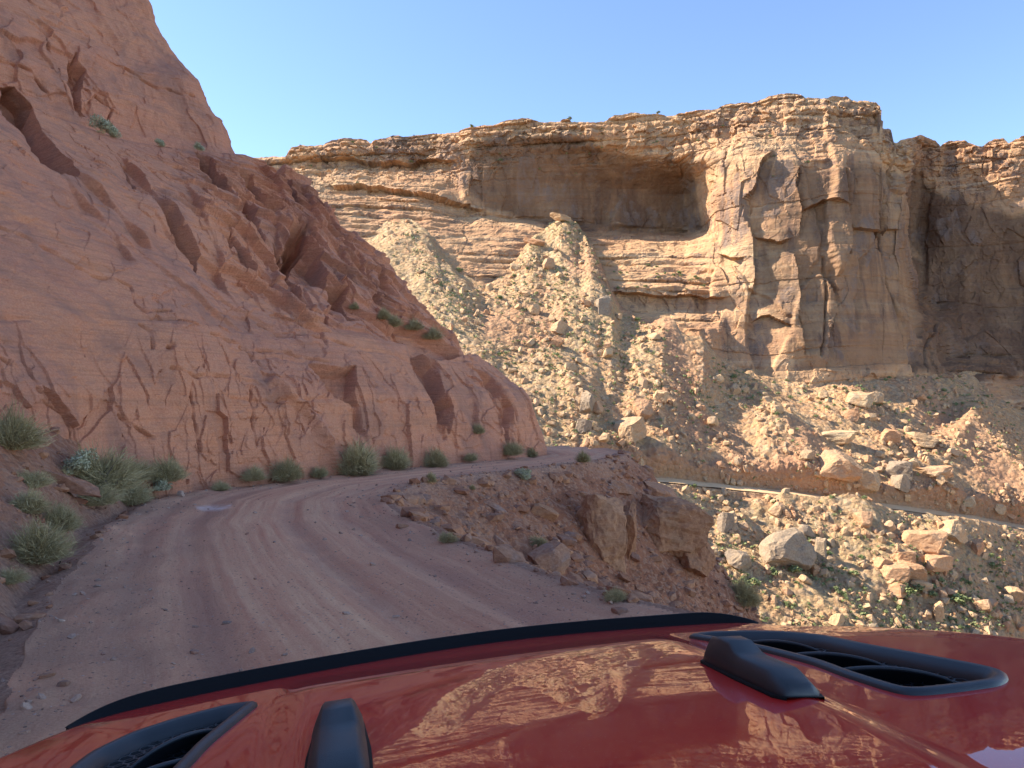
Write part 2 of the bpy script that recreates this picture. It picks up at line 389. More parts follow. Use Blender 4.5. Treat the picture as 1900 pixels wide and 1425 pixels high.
# ------------------------------------------------------------------ near cliff: contours lofted by height
ctr = [  # (height, polyline of 15 columns)
 (-1.5, [(1.4,-60), (-5.0,-25), (-6.5,-6), (-7.8,3), (-8.05,9), (-7.5,14.3), (-5.9,17.6), (-3.8,21.4), (-1.5,24.8), (.72,28.3), (1.0,30), (.3,32), (-3,36), (-10,41), (-40,57)]),
 (0,    [(1,-60), (-5.5,-25), (-6.8,-6), (-8.0,3), (-8.3,9), (-7.65,14.4), (-6.0,17.8), (-3.9,21.6), (-1.6,25), (.6,28.4), (.85,30), (.2,32), (-3,36), (-10,41), (-40,57)]),
 (2.0,  [(.5,-60), (-6,-25), (-7.3,-6), (-8.4,3), (-8.7,9), (-8.1,14.7), (-6.4,18.2), (-4.3,22.1), (-2.1,25.5), (-.02,28.6), (.2,30), (-.3,31.9), (-3.4,35.6), (-10.3,40.4), (-40,56)]),
 (3.6,  [(-.5,-60), (-7.5,-25), (-8.8,-6), (-9.4,3), (-9.7,9.3), (-8.9,15), (-7.4,19.2), (-5.3,23), (-3.3,26.4), (-1.8,29), (-1.6,30.2), (-2,31.5), (-4.5,34.5), (-11,39), (-40,55)]),
 (5.2,  [(-2,-60), (-9,-25), (-10.2,-6), (-10.9,3), (-11,10), (-9.9,16.2), (-8.5,20.2), (-6.6,23.8), (-4.8,26.8), (-3.4,29.1), (-3.2,30.2), (-3.5,31.4), (-5.8,34.2), (-12,38.6), (-40,55)]),
 (7.6,  [(-4.5,-60), (-11,-25), (-12.5,-6), (-13,3), (-12.7,11.3), (-11.6,18), (-10.1,21.9), (-8.4,24.8), (-6.7,27.1), (-5.4,29.1), (-5.2,30.2), (-5.5,31.3), (-7.4,33.9), (-13,38.2), (-40,54.5)]),
 (9.6,  [(-7,-60), (-14,-25), (-15.5,-6), (-15.5,3.5), (-14.8,12.6), (-13.8,20.2), (-12.4,23.7), (-10.8,25.9), (-9,27.5), (-7.3,29.1), (-7.1,30.2), (-7.4,31.3), (-9,33.6), (-14,37.8), (-40,54)]),
 (11.3, [(-9,-60), (-16,-25), (-17.5,-6), (-17.5,4), (-16.8,14), (-15.7,22.3), (-14.4,25.0), (-13.1,26.6), (-11.6,27.9), (-9.6,29), (-9.3,30.2), (-9.6,31.2), (-11,33.3), (-15,37.4), (-40,54)]),
 (11.8, [(-10,-60), (-17.2,-25), (-18.5,-6), (-18.6,4), (-18,14.2), (-16.9,22.9), (-15.6,25.8), (-14.4,27.6), (-13.0,29), (-11.7,30), (-11.3,31), (-11.5,32), (-12.8,33.8), (-17,38), (-40,54)]),
 (13.5, [(-10.3,-60), (-17.3,-25), (-18.6,-6), (-18.8,4), (-18.2,14.3), (-17.1,23), (-15.8,25.9), (-14.7,27.7), (-13.4,29.1), (-12.3,30.1), (-11.9,31), (-12,32), (-13.2,33.8), (-17.3,38), (-40,54)]),
 (15.3, [(-10.8,-60), (-17.8,-25), (-19,-6), (-19.3,4), (-18.9,14.5), (-17.9,23.2), (-16.6,26.2), (-15.4,28), (-14.2,29.3), (-13.1,30.3), (-12.8,31.1), (-13,32), (-14,33.8), (-18,38), (-40,54)]),
 (18.5, [(-12,-60), (-19,-25), (-21,-6), (-21.5,4), (-21.5,15), (-21,24), (-19.3,27.4), (-17.8,29), (-16.6,30.2), (-15.5,31), (-15.1,31.6), (-15.4,32.4), (-16.5,34), (-20,38), (-42,54)]),
 (23,   [(-13,-60), (-20,-25), (-22,-6), (-22.5,4), (-22.8,15.3), (-22.4,24.6), (-21,28), (-19.6,29.8), (-18.4,30.9), (-17.3,31.6), (-17,32.2), (-17.3,33), (-18.4,34.4), (-21.5,38), (-42,54)]),
 (29,   [(-15,-60), (-22,-25), (-24,-6), (-24.5,4), (-25,15.6), (-24.8,25.4), (-23.4,28.8), (-22,30.6), (-20.8,31.6), (-19.8,32.2), (-19.5,32.8), (-19.8,33.6), (-20.8,35), (-24,38), (-44,54)]),
 (36,   [(-20,-60), (-27,-25), (-29,-6), (-30,4), (-31,16), (-31,26), (-30,29.5), (-29,31.5), (-28.3,32.4), (-27.6,33), (-27.3,33.4), (-27.6,34), (-28,35), (-30,38), (-48,54)]),
 (38,   [(-60,-60), (-62,-25), (-62,-6), (-62,4), (-62,16), (-62,26), (-62,30), (-62,31.5), (-62,33), (-62,34), (-62,35), (-62,36), (-62,37), (-64,40), (-66,54)]),
]
# ledge that runs up to the left: the terrace is a little higher towards the viewer
CRK = [[(133,500),(210,526),(236,541),(245,570),(265,587),(306,587)], [(243,614),(260,629),(267,662)], [(0,669),(37,695),(55,717)], [(55,728),(81,747),(110,769),(125,802),(130,850)],
       [(208,773),(228,791),(265,820)], [(339,740),(342,790),(352,850)], [(455,735),(452,790),(463,830)], [(0,420),(60,455),(133,500)], [(300,350),(370,385),(440,392)], [(262,345),(330,420),(400,432),(430,440)],
       [(640,385),(700,470),(760,560)], [(600,380),(650,450),(690,520)], [(730,610),(790,690),(815,760),(812,820)], [(880,690),(930,760),(945,830)], [(905,735),(925,790),(930,840)], [(430,660),(520,668),(600,690)],
       [(370,640),(440,655),(480,700)], [(520,560),(560,600),(590,660)], [(300,700),(350,720),(420,715)], [(480,600),(560,640),(640,660)], [(640,740),(655,790),(650,850)], [(0,100),(60,130),(100,180)], [(150,90),(140,140),(150,215)], [(190,170),(215,200),(200,240)], [(95,60),(120,110),(130,170)], [(240,110),(300,150),(370,170)]]
FRAC = [(.55, 34, [(217,273),(258,320),(280,357),(317,394),(346,438),(372,497)]), (.5, 30, [(416,416),(442,457),(475,525),(492,570)]), (.45, 30, [(361,276),(390,313),(424,354),(442,387),(475,416),(500,470),(512,540)]),
        (.55, 26, [(464,291),(490,320),(519,361),(553,405),(589,453),(626,525),(640,590)]), (.45, 26, [(534,320),(564,361),(575,390),(626,460),(656,516)]), (.5, 26, [(438,320),(475,361),(523,405),(534,460),(567,525),(575,590)]),
        (.5, 22, [(500,400),(522,467),(548,533),(585,592)]), (.45, 26, [(566,342),(610,386),(647,445),(673,504),(706,563)]), (.45, 40, [(110,320),(144,332),(177,354),(206,383),(240,420),(290,470)]),
        (.3, 16, [(273,343),(332,361),(405,416)]), (.3, 16, [(332,402),(413,424),(440,440)]), (.5, 30, [(600,360),(650,420),(700,500),(745,560),(790,610)]), (.35, 24, [(330,300),(350,360),(390,430),(420,520),(440,580)]),
        (.5, 30, [(735,640),(775,700),(800,760),(815,830)]), (.3, 20, [(620,690),(650,760),(665,850)]), (.3, 18, [(840,690),(865,760),(870,840)]), (.3, 40, [(20,200),(80,290),(130,350),(200,420),(250,500)])]
REC = [(.9, [(0,158),(33,158),(66,210),(107,273),(144,332),(110,328),(70,306),(44,258),(0,225)]),
       (.7, [(214,276),(273,357),(317,390),(372,472),(368,505),(350,475),(309,409),(254,339)]),
       (.6, [(361,280),(390,295),(409,332),(424,354),(405,350),(372,306)]),
       (.7, [(486,298),(512,302),(534,339),(552,372),(571,390),(545,376),(516,343)]),
       (.5, [(435,354),(460,368),(475,416),(453,402),(438,383)]), (.5, [(438,324),(464,332),(494,372),(523,394),(516,405),(475,368)]),
       (.5, [(416,416),(442,457),(475,512),(460,508),(435,457)]), (.8, [(505,446),(530,490),(548,525),(575,530),(604,540),(589,475),(571,453),(567,424),(538,431),(545,475)]),
       (.9, [(533,422),(559,422),(574,456),(555,481),(548,504),(555,533),(570,588),(559,585),(533,537),(522,504)]),
       (.9, [(606,534),(636,544),(647,585),(662,602),(640,600),(618,559)]), (.6, [(669,504),(684,518),(706,555),(721,577),(699,563),(673,526)]),
       (.5, [(712,580),(760,600),(830,640),(868,668),(800,690),(760,665),(735,640)]), (.6, [(735,640),(790,690),(822,760),(818,815),(800,780),(780,720)]),
       (.4, [(860,690),(900,715),(930,760),(920,840),(905,800),(890,740)]), 
       (.5, [(140,95),(170,120),(160,180),(165,215),(148,212),(140,150)]), (.4, [(560,690),(640,700),(650,760),(600,740)])]
def near_cliff():
    zs = np.array([c[0] for c in ctr]); cols = np.array([c[1] for c in ctr], float)     # (levels, 15, 2)
    # column sampling by screen width
    us = np.linspace(0, 14, 4000); base = cat(cols[1], us); tp = cat(cols[7], us)
    pb = proj(np.concatenate([base, np.full((4000, 1), 0.)], 1))[0]; pt = proj(np.concatenate([tp, np.full((4000, 1), 11.)], 1))[0]
    stp = np.maximum(np.abs(np.diff(pb)), np.abs(np.diff(pt))); vis = (pb[1:] > -150) & (pb[1:] < 1100) & (base[1:, 1] > 4)
    seg = np.linalg.norm(np.diff(base, axis=0), axis=1)
    wt = np.where(vis, np.clip(stp/1.45, seg/.045, seg/.015), seg/.6); wt = np.where(us[1:] > 11, seg/.25, wt)
    cum = np.concatenate([[0], np.cumsum(wt)]); nc = int(cum[-1]); u = np.interp(np.linspace(0, cum[-1], nc), cum, us)
    levels = np.stack([cat(cols[k], u) for k in range(len(zs))])        # (L, nc, 2)
    zz = np.concatenate([np.linspace(-1.5, 12.2, 680), np.linspace(12.23, 19.5, 250), np.linspace(19.6, 38, 80)])
    k = np.clip(np.searchsorted(zs, zz, side='right')-1, 0, len(zs)-2); t = ((zz-zs[k])/(zs[k+1]-zs[k]))[:, None, None]
    xy = levels[k]*(1-t)+levels[k+1]*t
    # soften the profile a little (not across the terrace)
    P = np.concatenate([xy, np.broadcast_to(zz[:, None, None], xy.shape[:2]+(1,)).copy()], -1)
    for _ in range(3): P[1:-1, :, :2] = (P[:-2, :, :2]+2*P[1:-1, :, :2]+P[2:, :, :2])/4
    N = grid_normals(P)
    if N[100, nc//2, 0] < 0: N = -N
    z = P[..., 2]; al = np.cumsum(np.concatenate([[0], np.linalg.norm(np.diff(levels[3], axis=0), axis=1)]))[None, :]+0*z
    px, py = proj(P)
    D = fbm(P*.22, 3, 50)*.40+fbm(P*1.1, 3, 51)*.04
    # exfoliated slabs: joints running down to the right
    up = ss(3.6, 4.6, z)*(1-ss(10.6, 11.6, z))
    wa = fbm(P*.35, 3, 60)
    q = (al*.62+z*1.15+wa*1.1)/2.3
    iq = np.floor(q); fq = q-iq
    amp = .25+.75*h3(iq, np.floor((z*.5-al*.35)/4.0+h3(iq, iq*0, iq*0, 3)*5), iq*0, 9)
    zone = .25+.75*ss(8, 17, al-al[0, np.argmin(np.abs(pb[0]-0)) % nc]*0-30)
    rightness = .15+.85*ss(250, 520, px)
    D = D+up*rightness*amp*(.27-.54*fq)
    q2 = (al*.62+z*1.15+wa*1.1)/.8; iq2 = np.floor(q2); D = D+up*rightness*.15*(.5-(q2-iq2))*h3(iq2, np.floor((z*.6-al*.3)/1.5), iq2*0, 19)*1.4
    # angular blocks
    pr = np.stack([al*.55+z*.2, z*.9-al*.45, wa*.3], -1)*.42
    D = D+up*rightness**2*facet(pr, 70, .6)*.36
    pr = np.stack([al*.9, z*1.1, wa*.3], -1)*1.1+fbm(P*1.5, 2, 77)[..., None]*.3
    D = D+facet(pr, 80, 1.0)*.08*ss(.3, 1., rightness)
    # lower cut face: flutes and chipped pockets
    lo = ss(-.5, .3, z)*(1-ss(2.2, 3.6, z))
    fl = ridged(np.stack([al*1.5, z*.35, wa], -1), 4, 90)
    D = D+lo*.03*fl; K = 0*D
    K = K+lo*(facet(np.stack([al*1.0, z*.55, wa], -1), 99, 1.0, .15)*.12+facet(np.stack([al*2.6, z*1.2, wa], -1), 98, 1.4, .2)*.065)
    chips = ss(.05, .4, fbm(P*.5, 3, 97)); K = K+chips*facet(P*np.array([2.2, 2.2, 2.8]), 96, 1.4)*.07*(z < 12)+facet(np.stack([al*.9+z*.35, z*1.1-al*.5, wa], -1)*1.4, 95, 1.4, .1)*up*(.04+.10*rightness**2)
    # ledge line and bedding steps
    led = 3.75+fbm(P*.25, 2, 101)*.25
    D = D+.34*ss(led+.07, led-.07, z)*ss(160, 330, px)*(z < 6)-.16*np.exp(-((z-led)/.10)**2)*ss(200, 330, px)
    for zb, a_ in ((2.9, .06), (3.3, .07), (1.9, .05), (5.6, .04)):
        D = D-a_*np.exp(-((z-zb-fbm(P*.3, 2, int(zb*10))*.3)/.05)**2)*ss(-.1, .3, fbm(P*.5, 2, int(zb*7)+1))
    # dome: rounded weathering, pockets, slanting beds
    up2 = ss(11.9, 12.6, z)
    D = D+up2*(fbm(P*.4, 3, 111)*.18+ridged(np.stack([al*.6, z*.5-al*.2, wa], -1), 3, 112)*.10)
    D = D+up2*facet(np.stack([al*.5, z*.8+al*.25, wa*.5], -1)*.8, 120, .7)*.20*ss(18, 13, z)
    rough = ss(330, 120, px)*up2; D = D+rough*(fbm(P*1.8, 3, 121)*.10+facet(P*1.0, 122, 1.2)*.20)
    # traced joints and recessed facets (photo pixels -> this surface)
    jw = fbm(P*1.4, 4, 130)*12
    for c in CRK:
        d, _, tt = seg_dist(px+jw*.35, py+jw*.35, c)
        D = D-.26*np.exp(-(d/1.5)**2)*(.6+.4*np.sin(tt*.13+1))
    for st, wd, c in FRAC:
        d, sg, tt = seg_dist(px+jw*.5, py+jw*.5, c); L_ = sum(math.dist(a, b) for a, b in zip(c[:-1], c[1:]))
        en = ss(0, 40, tt)*ss(0, 40, L_-tt)*(.6+.4*np.sin(tt*.05+st*9))
        D = D+st*en*(np.where(sg > 0, -.50*np.exp(-(d/wd)), .28*np.exp(-(d/(wd*1.6)))))
    for dep, pl in REC:
        m = poly_mask(px+jw*.2, py+jw*.2, pl, 3); K = K-dep*1.2*m
    d, sg, _ = seg_dist(px, py, [(490, 725), (530, 755), (567, 784), (592, 825), (612, 876)]); D = D+.22*np.exp(-(d/8)**2)
    d, _, _ = seg_dist(px, py, [(292, 664), (295, 664)]); D = D-.3*np.exp(-(d/3.5)**2)
    D = D+fbm(P*5, 3, 140)*.02-up2*.35+ridged(P*np.array([3, 3, 5.]), 3, 141)*.022
    D = blur(D, 1)+K
    P = P+N*D[..., None]
    nr = len(zz)
    o = mesh_np('rock_face', P.reshape(-1, 3), grid_faces(nr, nc), M_NEAR, False)
    tag(o, kind='structure')
    px, py = proj(P)
    return P, px, py
CPt, Cpx, Cpy = near_cliff()

# ------------------------------------------------------------------ far canyon wall
RIM = [(-400,300),(200,290),(470,292),(500,290),(530,294),(540,274),(560,268),(600,270),(604,266),(612,262),(640,257),(680,258),(688,266),(695,258),(730,254),(790,250),(850,246),(865,240),(885,234),(915,232),(940,222),(975,220),(1000,225),(1040,226),(1052,222),(1062,227),(1100,228),(1125,226),(1140,214),(1170,209),(1215,212),(1250,214),(1300,205),(1330,202),(1345,192),(1375,190),(1395,193),(1410,186),(1430,178),(1450,173),(1480,175),(1495,182),(1530,184),(1545,178),(1570,179),(1582,187),(1590,190),(1600,186),(1626,189),(1632,194),(1628,215),(1631,236),(1640,238),(1655,239),(1657,250),(1654,261),(1664,264),(1672,258),(1690,254),(1712,251),(1722,256),(1738,262),(1745,272),(1760,262),(1790,261),(1808,268),(1822,272),(1835,262),(1862,257),(1872,266),(1885,257),(1900,252),(1960,240),(2100,232),(2400,240),(2900,262)]
WALL = [  # px, [(py, Y)...] from the rim down
 (-400, [(270,250),(330,246),(430,225),(760,170)]),
 (480, [(280,247),(310,243),(350,232),(430,206),(760,155)]),
 (560, [(268,245),(306,242),(350,230),(430,205),(760,155)]),
 (700, [(258,243),(300,242),(352,231),(430,213),(560,190),(760,160)]),
 (800, [(250,240),(308,239),(352,230),(420,214),(540,193),(760,162)]),
 (870, [(240,232),(300,231),(345,231),(395,230),(425,217),(530,196),(760,164)]),
 (950, [(222,227),(250,227),(330,230),(405,231),(432,218),(530,199),(760,166)]),
 (1060, [(226,224),(255,223),(300,227),(340,231),(415,233),(440,221),(540,201),(760,168)]),
 (1180, [(210,219),(270,218),(310,225),(350,232),(425,235),(445,219),(538,199),(552,199),(578,198),(600,191),(760,172)]),
 (1270, [(210,217),(286,215),(325,226),(360,233),(430,236),(446,216),(545,198),(556,198),(582,197),(600,190),(760,176)]),
 (1300, [(205,215),(296,212),(340,222),(420,227),(450,212),(545,197),(556,197),(582,196),(610,188),(760,176)]),
 (1345, [(192,213),(255,210),(300,205),(420,206),(480,203),(545,197),(575,196),(640,192),(760,184)]),
 (1392, [(193,212),(262,206),(300,201),(440,199),(560,195),(690,190),(760,186)]),
 (1460, [(174,208),(250,204),(300,198),(560,193),(690,187),(760,184)]),
 (1535, [(182,207),(258,202),(300,196),(560,192),(700,187),(760,184)]),
 (1600, [(187,207),(250,203),(310,199),(560,195),(700,190),(760,186)]),
 (1640, [(238,206),(262,204),(330,202),(560,199),(700,193),(760,188)]),
 (1682, [(256,212),(280,207),(330,206),(560,203),(650,199),(700,195),(760,190)]),
 (1696, [(254,238),(300,244),(350,248),(450,246),(520,215),(650,202),(700,197),(760,191)]),
 (1712, [(254,246),(440,250),(540,240),(600,212),(650,204),(700,199),(760,192)]),
 (1740, [(262,247),(340,247),(440,245),(560,240),(615,214),(700,201),(760,193)]),
 (1790, [(261,244),(340,243),(440,241),(560,236),(660,226),(695,207),(760,198)]),
 (1900, [(252,238),(330,236),(440,235),(560,232),(700,220),(760,205)]),
 (2200, [(232,214),(440,210),(700,200),(760,190)]), (2900, [(260,170),(440,168),(700,160),(760,150)])]
def wallY(px, py):
    cx = np.array([c[0] for c in WALL], float)
    k = np.clip(np.searchsorted(cx, px, side='right')-1, 0, len(cx)-2); t = np.clip((px-cx[k])/(cx[k+1]-cx[k]), 0, 1)
    out = np.zeros(np.shape(px)); A = np.stack([np.interp(py, [a for a, _ in c[1]], [b for _, b in c[1]]) for c in WALL])
    a = np.take_along_axis(A, k[None], 0)[0]; b = np.take_along_axis(A, (k+1)[None], 0)[0]
    return a*(1-t)+b*t
def bands(z, seed, lo=.5, hi=3., n=160, z0=-40):
    r = np.random.default_rng(seed); e = z0+np.cumsum(r.uniform(lo, hi, n)); v = r.uniform(0, 1, n+1)
    k = np.searchsorted(e, z); kk = np.clip(k, 1, n-1); f = (z-e[kk-1])/(e[kk]-e[kk-1])
    # each bed bulges in its middle and is undercut at its foot
    return v[np.clip(k, 0, n)]+.35*np.sin(np.clip(f, 0, 1)*math.pi)
def far_wall():
    us = np.concatenate([np.arange(-400, 480, 12.), np.arange(480, 1910, 1.7), np.arange(1912, 2900, 8.)])
    rx = np.array([p[0] for p in RIM], float); ry = np.array([p[1] for p in RIM], float)
    rim = np.interp(us, rx, ry)+fbm(np.stack([us*.045, us*0, us*0], -1), 3, 5)*3.0+fbm(np.stack([us*.2, us*0, us*0], -1), 3, 5)*1.4
    nv = 430; v = np.linspace(0, 1, nv)
    PX = np.broadcast_to(us[None, :], (nv, len(us))).copy(); PY = rim[None, :]+(780-rim[None, :])*v[:, None]
    Y = wallY(PX, PY)
    for _ in range(2): Y[1:-1] = (Y[:-2]+2*Y[1:-1]+Y[2:])/4
    for _ in range(1): Y[:, 1:-1] = (Y[:, :-2]+2*Y[:, 1:-1]+Y[:, 2:])/4
    P = at(PX, PY, Y); z = P[..., 2]
    N = grid_normals(P); N = np.where((N[..., 1:2] > 0), -N, N)
    Hn = N.copy(); Hn[..., 2] *= .3; Hn /= np.linalg.norm(Hn, axis=-1, keepdims=True)
    top = (1-v)[:, None]+0*z; belowrim = (PY-rim[None, :])
    wz = z+fbm(P*.02, 3, 201)*3+fbm(P*.12, 3, 202)*.8
    steep = ss(.75, .45, N[..., 2])
    # rim beds
    zr = ss(120, 30, belowrim)
    lat = .4+.6*ss(-.3, .35, fbm(P*.06, 3, 203))
    D = zr*(bands(wz, 1, .7, 3.4)-.6)*3.0*lat
    mid = 1-zr
    D = D+mid*(1-steep)*(bands(wz, 2, 1., 3.2)-.6)*1.9*lat+mid*steep*(bands(wz, 3, 3, 9)-.6)*.7
    BT = 1-.55*poly_mask(PX, PY, [(1380, 290), (1690, 290), (1730, 690), (1370, 690)], 30)
    # joint-bounded slabs on the faces
    w1 = fbm(P*.06, 3, 210)[..., None]*.7
    f1, f2, c1, c2 = worley(P*np.array([.11, .05, .05])+w1, 220)
    D = D+blur(steep*(facet(P*np.array([.08, .04, .026])+w1*.25, 220, .9, .12)*2.8)*(.35+.65*mid), 2)
    f1, f2, c1, c2 = worley(P*np.array([.30, .15, .16])+w1, 230)
    D = D+(facet(P*np.array([.22, .13, .10])+w1*.3, 230, 1.0, .15)*.8*BT)*(.4+.6*steep)+steep*BT*facet(P*np.array([.6, .4, .35]), 231, 1.2)*.3
    f1, f2, c1, c2 = worley(P*np.array([.5, .3, .75])+w1, 240)
    D = D+zr*((c1-.5)*1.3)
    D = D+fbm(P*.05, 3, 250)*1.6*BT+fbm(P*.3, 4, 251)*.3*BT+(1-steep)*fbm(P*np.array([.25, .25, 1.0]), 4, 252)*.8
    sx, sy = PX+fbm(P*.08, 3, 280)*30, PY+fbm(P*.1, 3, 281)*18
    VAR_SHADE = np.maximum.reduce([poly_mask(sx, sy, q_, 14)*w_ for w_, q_ in ((.9, [(880, 250), (1000, 245), (1290, 300), (1320, 430), (1100, 440), (890, 400), (850, 330)]), (.95, [(1690, 290), (1740, 330), (1830, 390), (2200, 420), (2200, 720), (1690, 700)]), (.7, [(690, 262), (850, 256), (880, 300), (690, 305)]), (.6, [(1400, 300), (1690, 310), (1725, 690), (1490, 695), (1410, 560)]), (.5, [(1545, 330), (1690, 340), (1720, 690), (1545, 700)]))])  # varnish tone; also paints shade into the right cliff and alcove
    # calm the smooth alcove wall
    cal = poly_mask(PX, PY, [(960, 260), (1290, 300), (1320, 420), (1100, 425), (900, 400), (930, 300)], 40)
    D = D*(1-.75*cal)
    cal2 = poly_mask(PX, PY, [(1545, 470), (1700, 470), (1730, 690), (1545, 695)], 40); D = D*(1-.55*cal2)
    jx = fbm(P*.15, 3, 262)*9; jy = fbm(P*.15, 3, 263)*9
    for a_, b_, w_, c in ((1.9, 1.3, 45, [(1436,276),(1408,330),(1390,378),(1396,434),(1402,500),(1392,560)]), (1.5, 1.2, 40, [(1562,290),(1566,340),(1572,400),(1566,460),(1548,520)]), (-1.3, -1.5, 34, [(1480,398),(1528,372),(1572,380)]), (1.2, 1.2, 30, [(1470,470),(1482,540),(1476,600),(1490,670)]),
                          (1.3, 1.0, 36, [(1530,500),(1538,580),(1524,690)]), (1.0, 1.0, 30, [(1482,300),(1476,350),(1486,400),(1478,450)]), (-1.2, -1.4, 30, [(1395,440),(1440,452),(1470,440)]), (-1.0, -1.3, 30, [(1385,600),(1430,585),(1475,610)]), (-1.0, -1.0, 40, [(1560,420),(1620,428),(1690,420)]), (1.5, 1.2, 40, [(1612,300),(1618,420),(1640,520),(1660,600),(1690,690)]), (-1.2, -1.5, 34, [(1330,470),(1370,480),(1400,475)]),
                          (-1.6, -1.6, 30, [(560,300),(640,296),(700,304),(780,300),(860,306)]), (-1.6, -1.8, 40, [(600,350),(700,354),(800,362),(900,400)]), (-1.5, -1.5, 26, [(1120,545),(1200,550),(1280,548),(1350,552)])):
        d, sg, tt = seg_dist(PX+jx, PY+jy, c); L_ = sum(math.dist(p, q) for p, q in zip(c[:-1], c[1:])); en = ss(0, 30, tt)*ss(0, 30, L_-tt)
        D = D+en*np.exp(-d/w_)*np.where(sg > 0, a_, -b_)
    edge = ss(0, 12, belowrim); P = P+Hn*(D*(.25+.75*edge))[..., None]
    # traced cracks / towers of the buttress
    for c, dp, wd in (([(1560,320),(1572,420),(1570,470)],1.3,4), ([(1640,330),(1652,450),(1645,520),(1662,600),(1690,690)],2.8,7), ([(1690,360),(1702,480),(1712,570)],1.4,4),
                      ([(1525,480),(1530,560),(1520,660)],1.3,4), 
                      ([(1740,600),(1720,640),(1712,690)],1.6,4)):
        jx = fbm(P*.12, 3, 260)*6
        d, _, _ = seg_dist(PX+jx, PY, c); P = P-Hn*(dp*.8*np.exp(-(d/(wd*.6))**2))[..., None]
    # plateau behind the rim
    back = []
    for kx, (dy, dz) in enumerate(((3, .4), (8, .8), (20, 1.0), (45, .5), (110, 0))):
        b = P[0].copy(); b[:, 1] += dy; b[:, 0] += dy*(us-950)/F*.6; b[:, 2] += dz*0+np.minimum(dz, .3)-dy*.002; back.append(b)
    P = np.concatenate([np.stack(back[::-1]), P], 0)
    nr, nc = P.shape[:2]
    tag(mesh_np('canyon_wall', P.reshape(-1, 3), grid_faces(nr, nc, None, True), M_FAR, False, None, {'varnish_shade': np.concatenate([np.zeros((5, nc)), VAR_SHADE]).ravel()}), kind='structure')
    px, py = proj(P); return P[5:], px[5:], py[5:]
WP, Wpx, Wpy = far_wall()

# ------------------------------------------------------------------ talus apron with the lower road cut across it
TOP = [(-400,440),(400,440),(560,440),(640,470),(700,432),(720,412),(752,404),(785,425),(820,470),(850,500),(900,532),(945,500),(985,440),(1015,412),(1040,398),(1068,410),(1100,452),(1125,520),(1150,575),(1185,592),(1215,592),(1260,622),(1310,655),(1380,690),(1450,700),(1560,702),(1650,698),(1700,688),(1790,692),(1850,705),(1900,716),(2100,720),(2900,740)]
ROADPX = [(-400,800),(1000,880),(1180,890),(1250,894),(1350,905),(1450,915),(1560,930),(1680,945),(1800,962),(1900,980),(2100,1015),(2900,1170)]
def talusY1(px, py):
    tx = np.array([p[0] for p in TOP], float); ty = np.array([p[1] for p in TOP], float)
    top = np.interp(px, tx, ty); Yt = wallY(px, top)+.6
    _, mt = ray(px, top); zt = CAMZ+mt*Yt; _, m = ray(px, py); k = np.interp(px, [400, 560, 752, 850, 900, 950, 1040, 1110, 1185, 1300, 1400, 1560], [.70, .72, .76, .66, .64, .68, .76, .74, .70, .66, .62, .61])
    return (CAMZ-zt+k*Yt)/(k-m)
def talusY(px, py):
    """one continuous apron; only its uppermost part breaks up into separate cones"""
    tx = np.array([p[0] for p in TOP], float); ty = np.array([p[1] for p in TOP], float); top = np.interp(px, tx, ty)
    Y = talusY1(px, py); S = 0; W_ = 0
    for o in range(-240, 241, 40):
        w_ = math.exp(-(o/115.)**2); S = S+w_*talusY1(px+o, py); W_ += w_
    return Y+(S/W_-Y)*ss(20, 190, py-top)
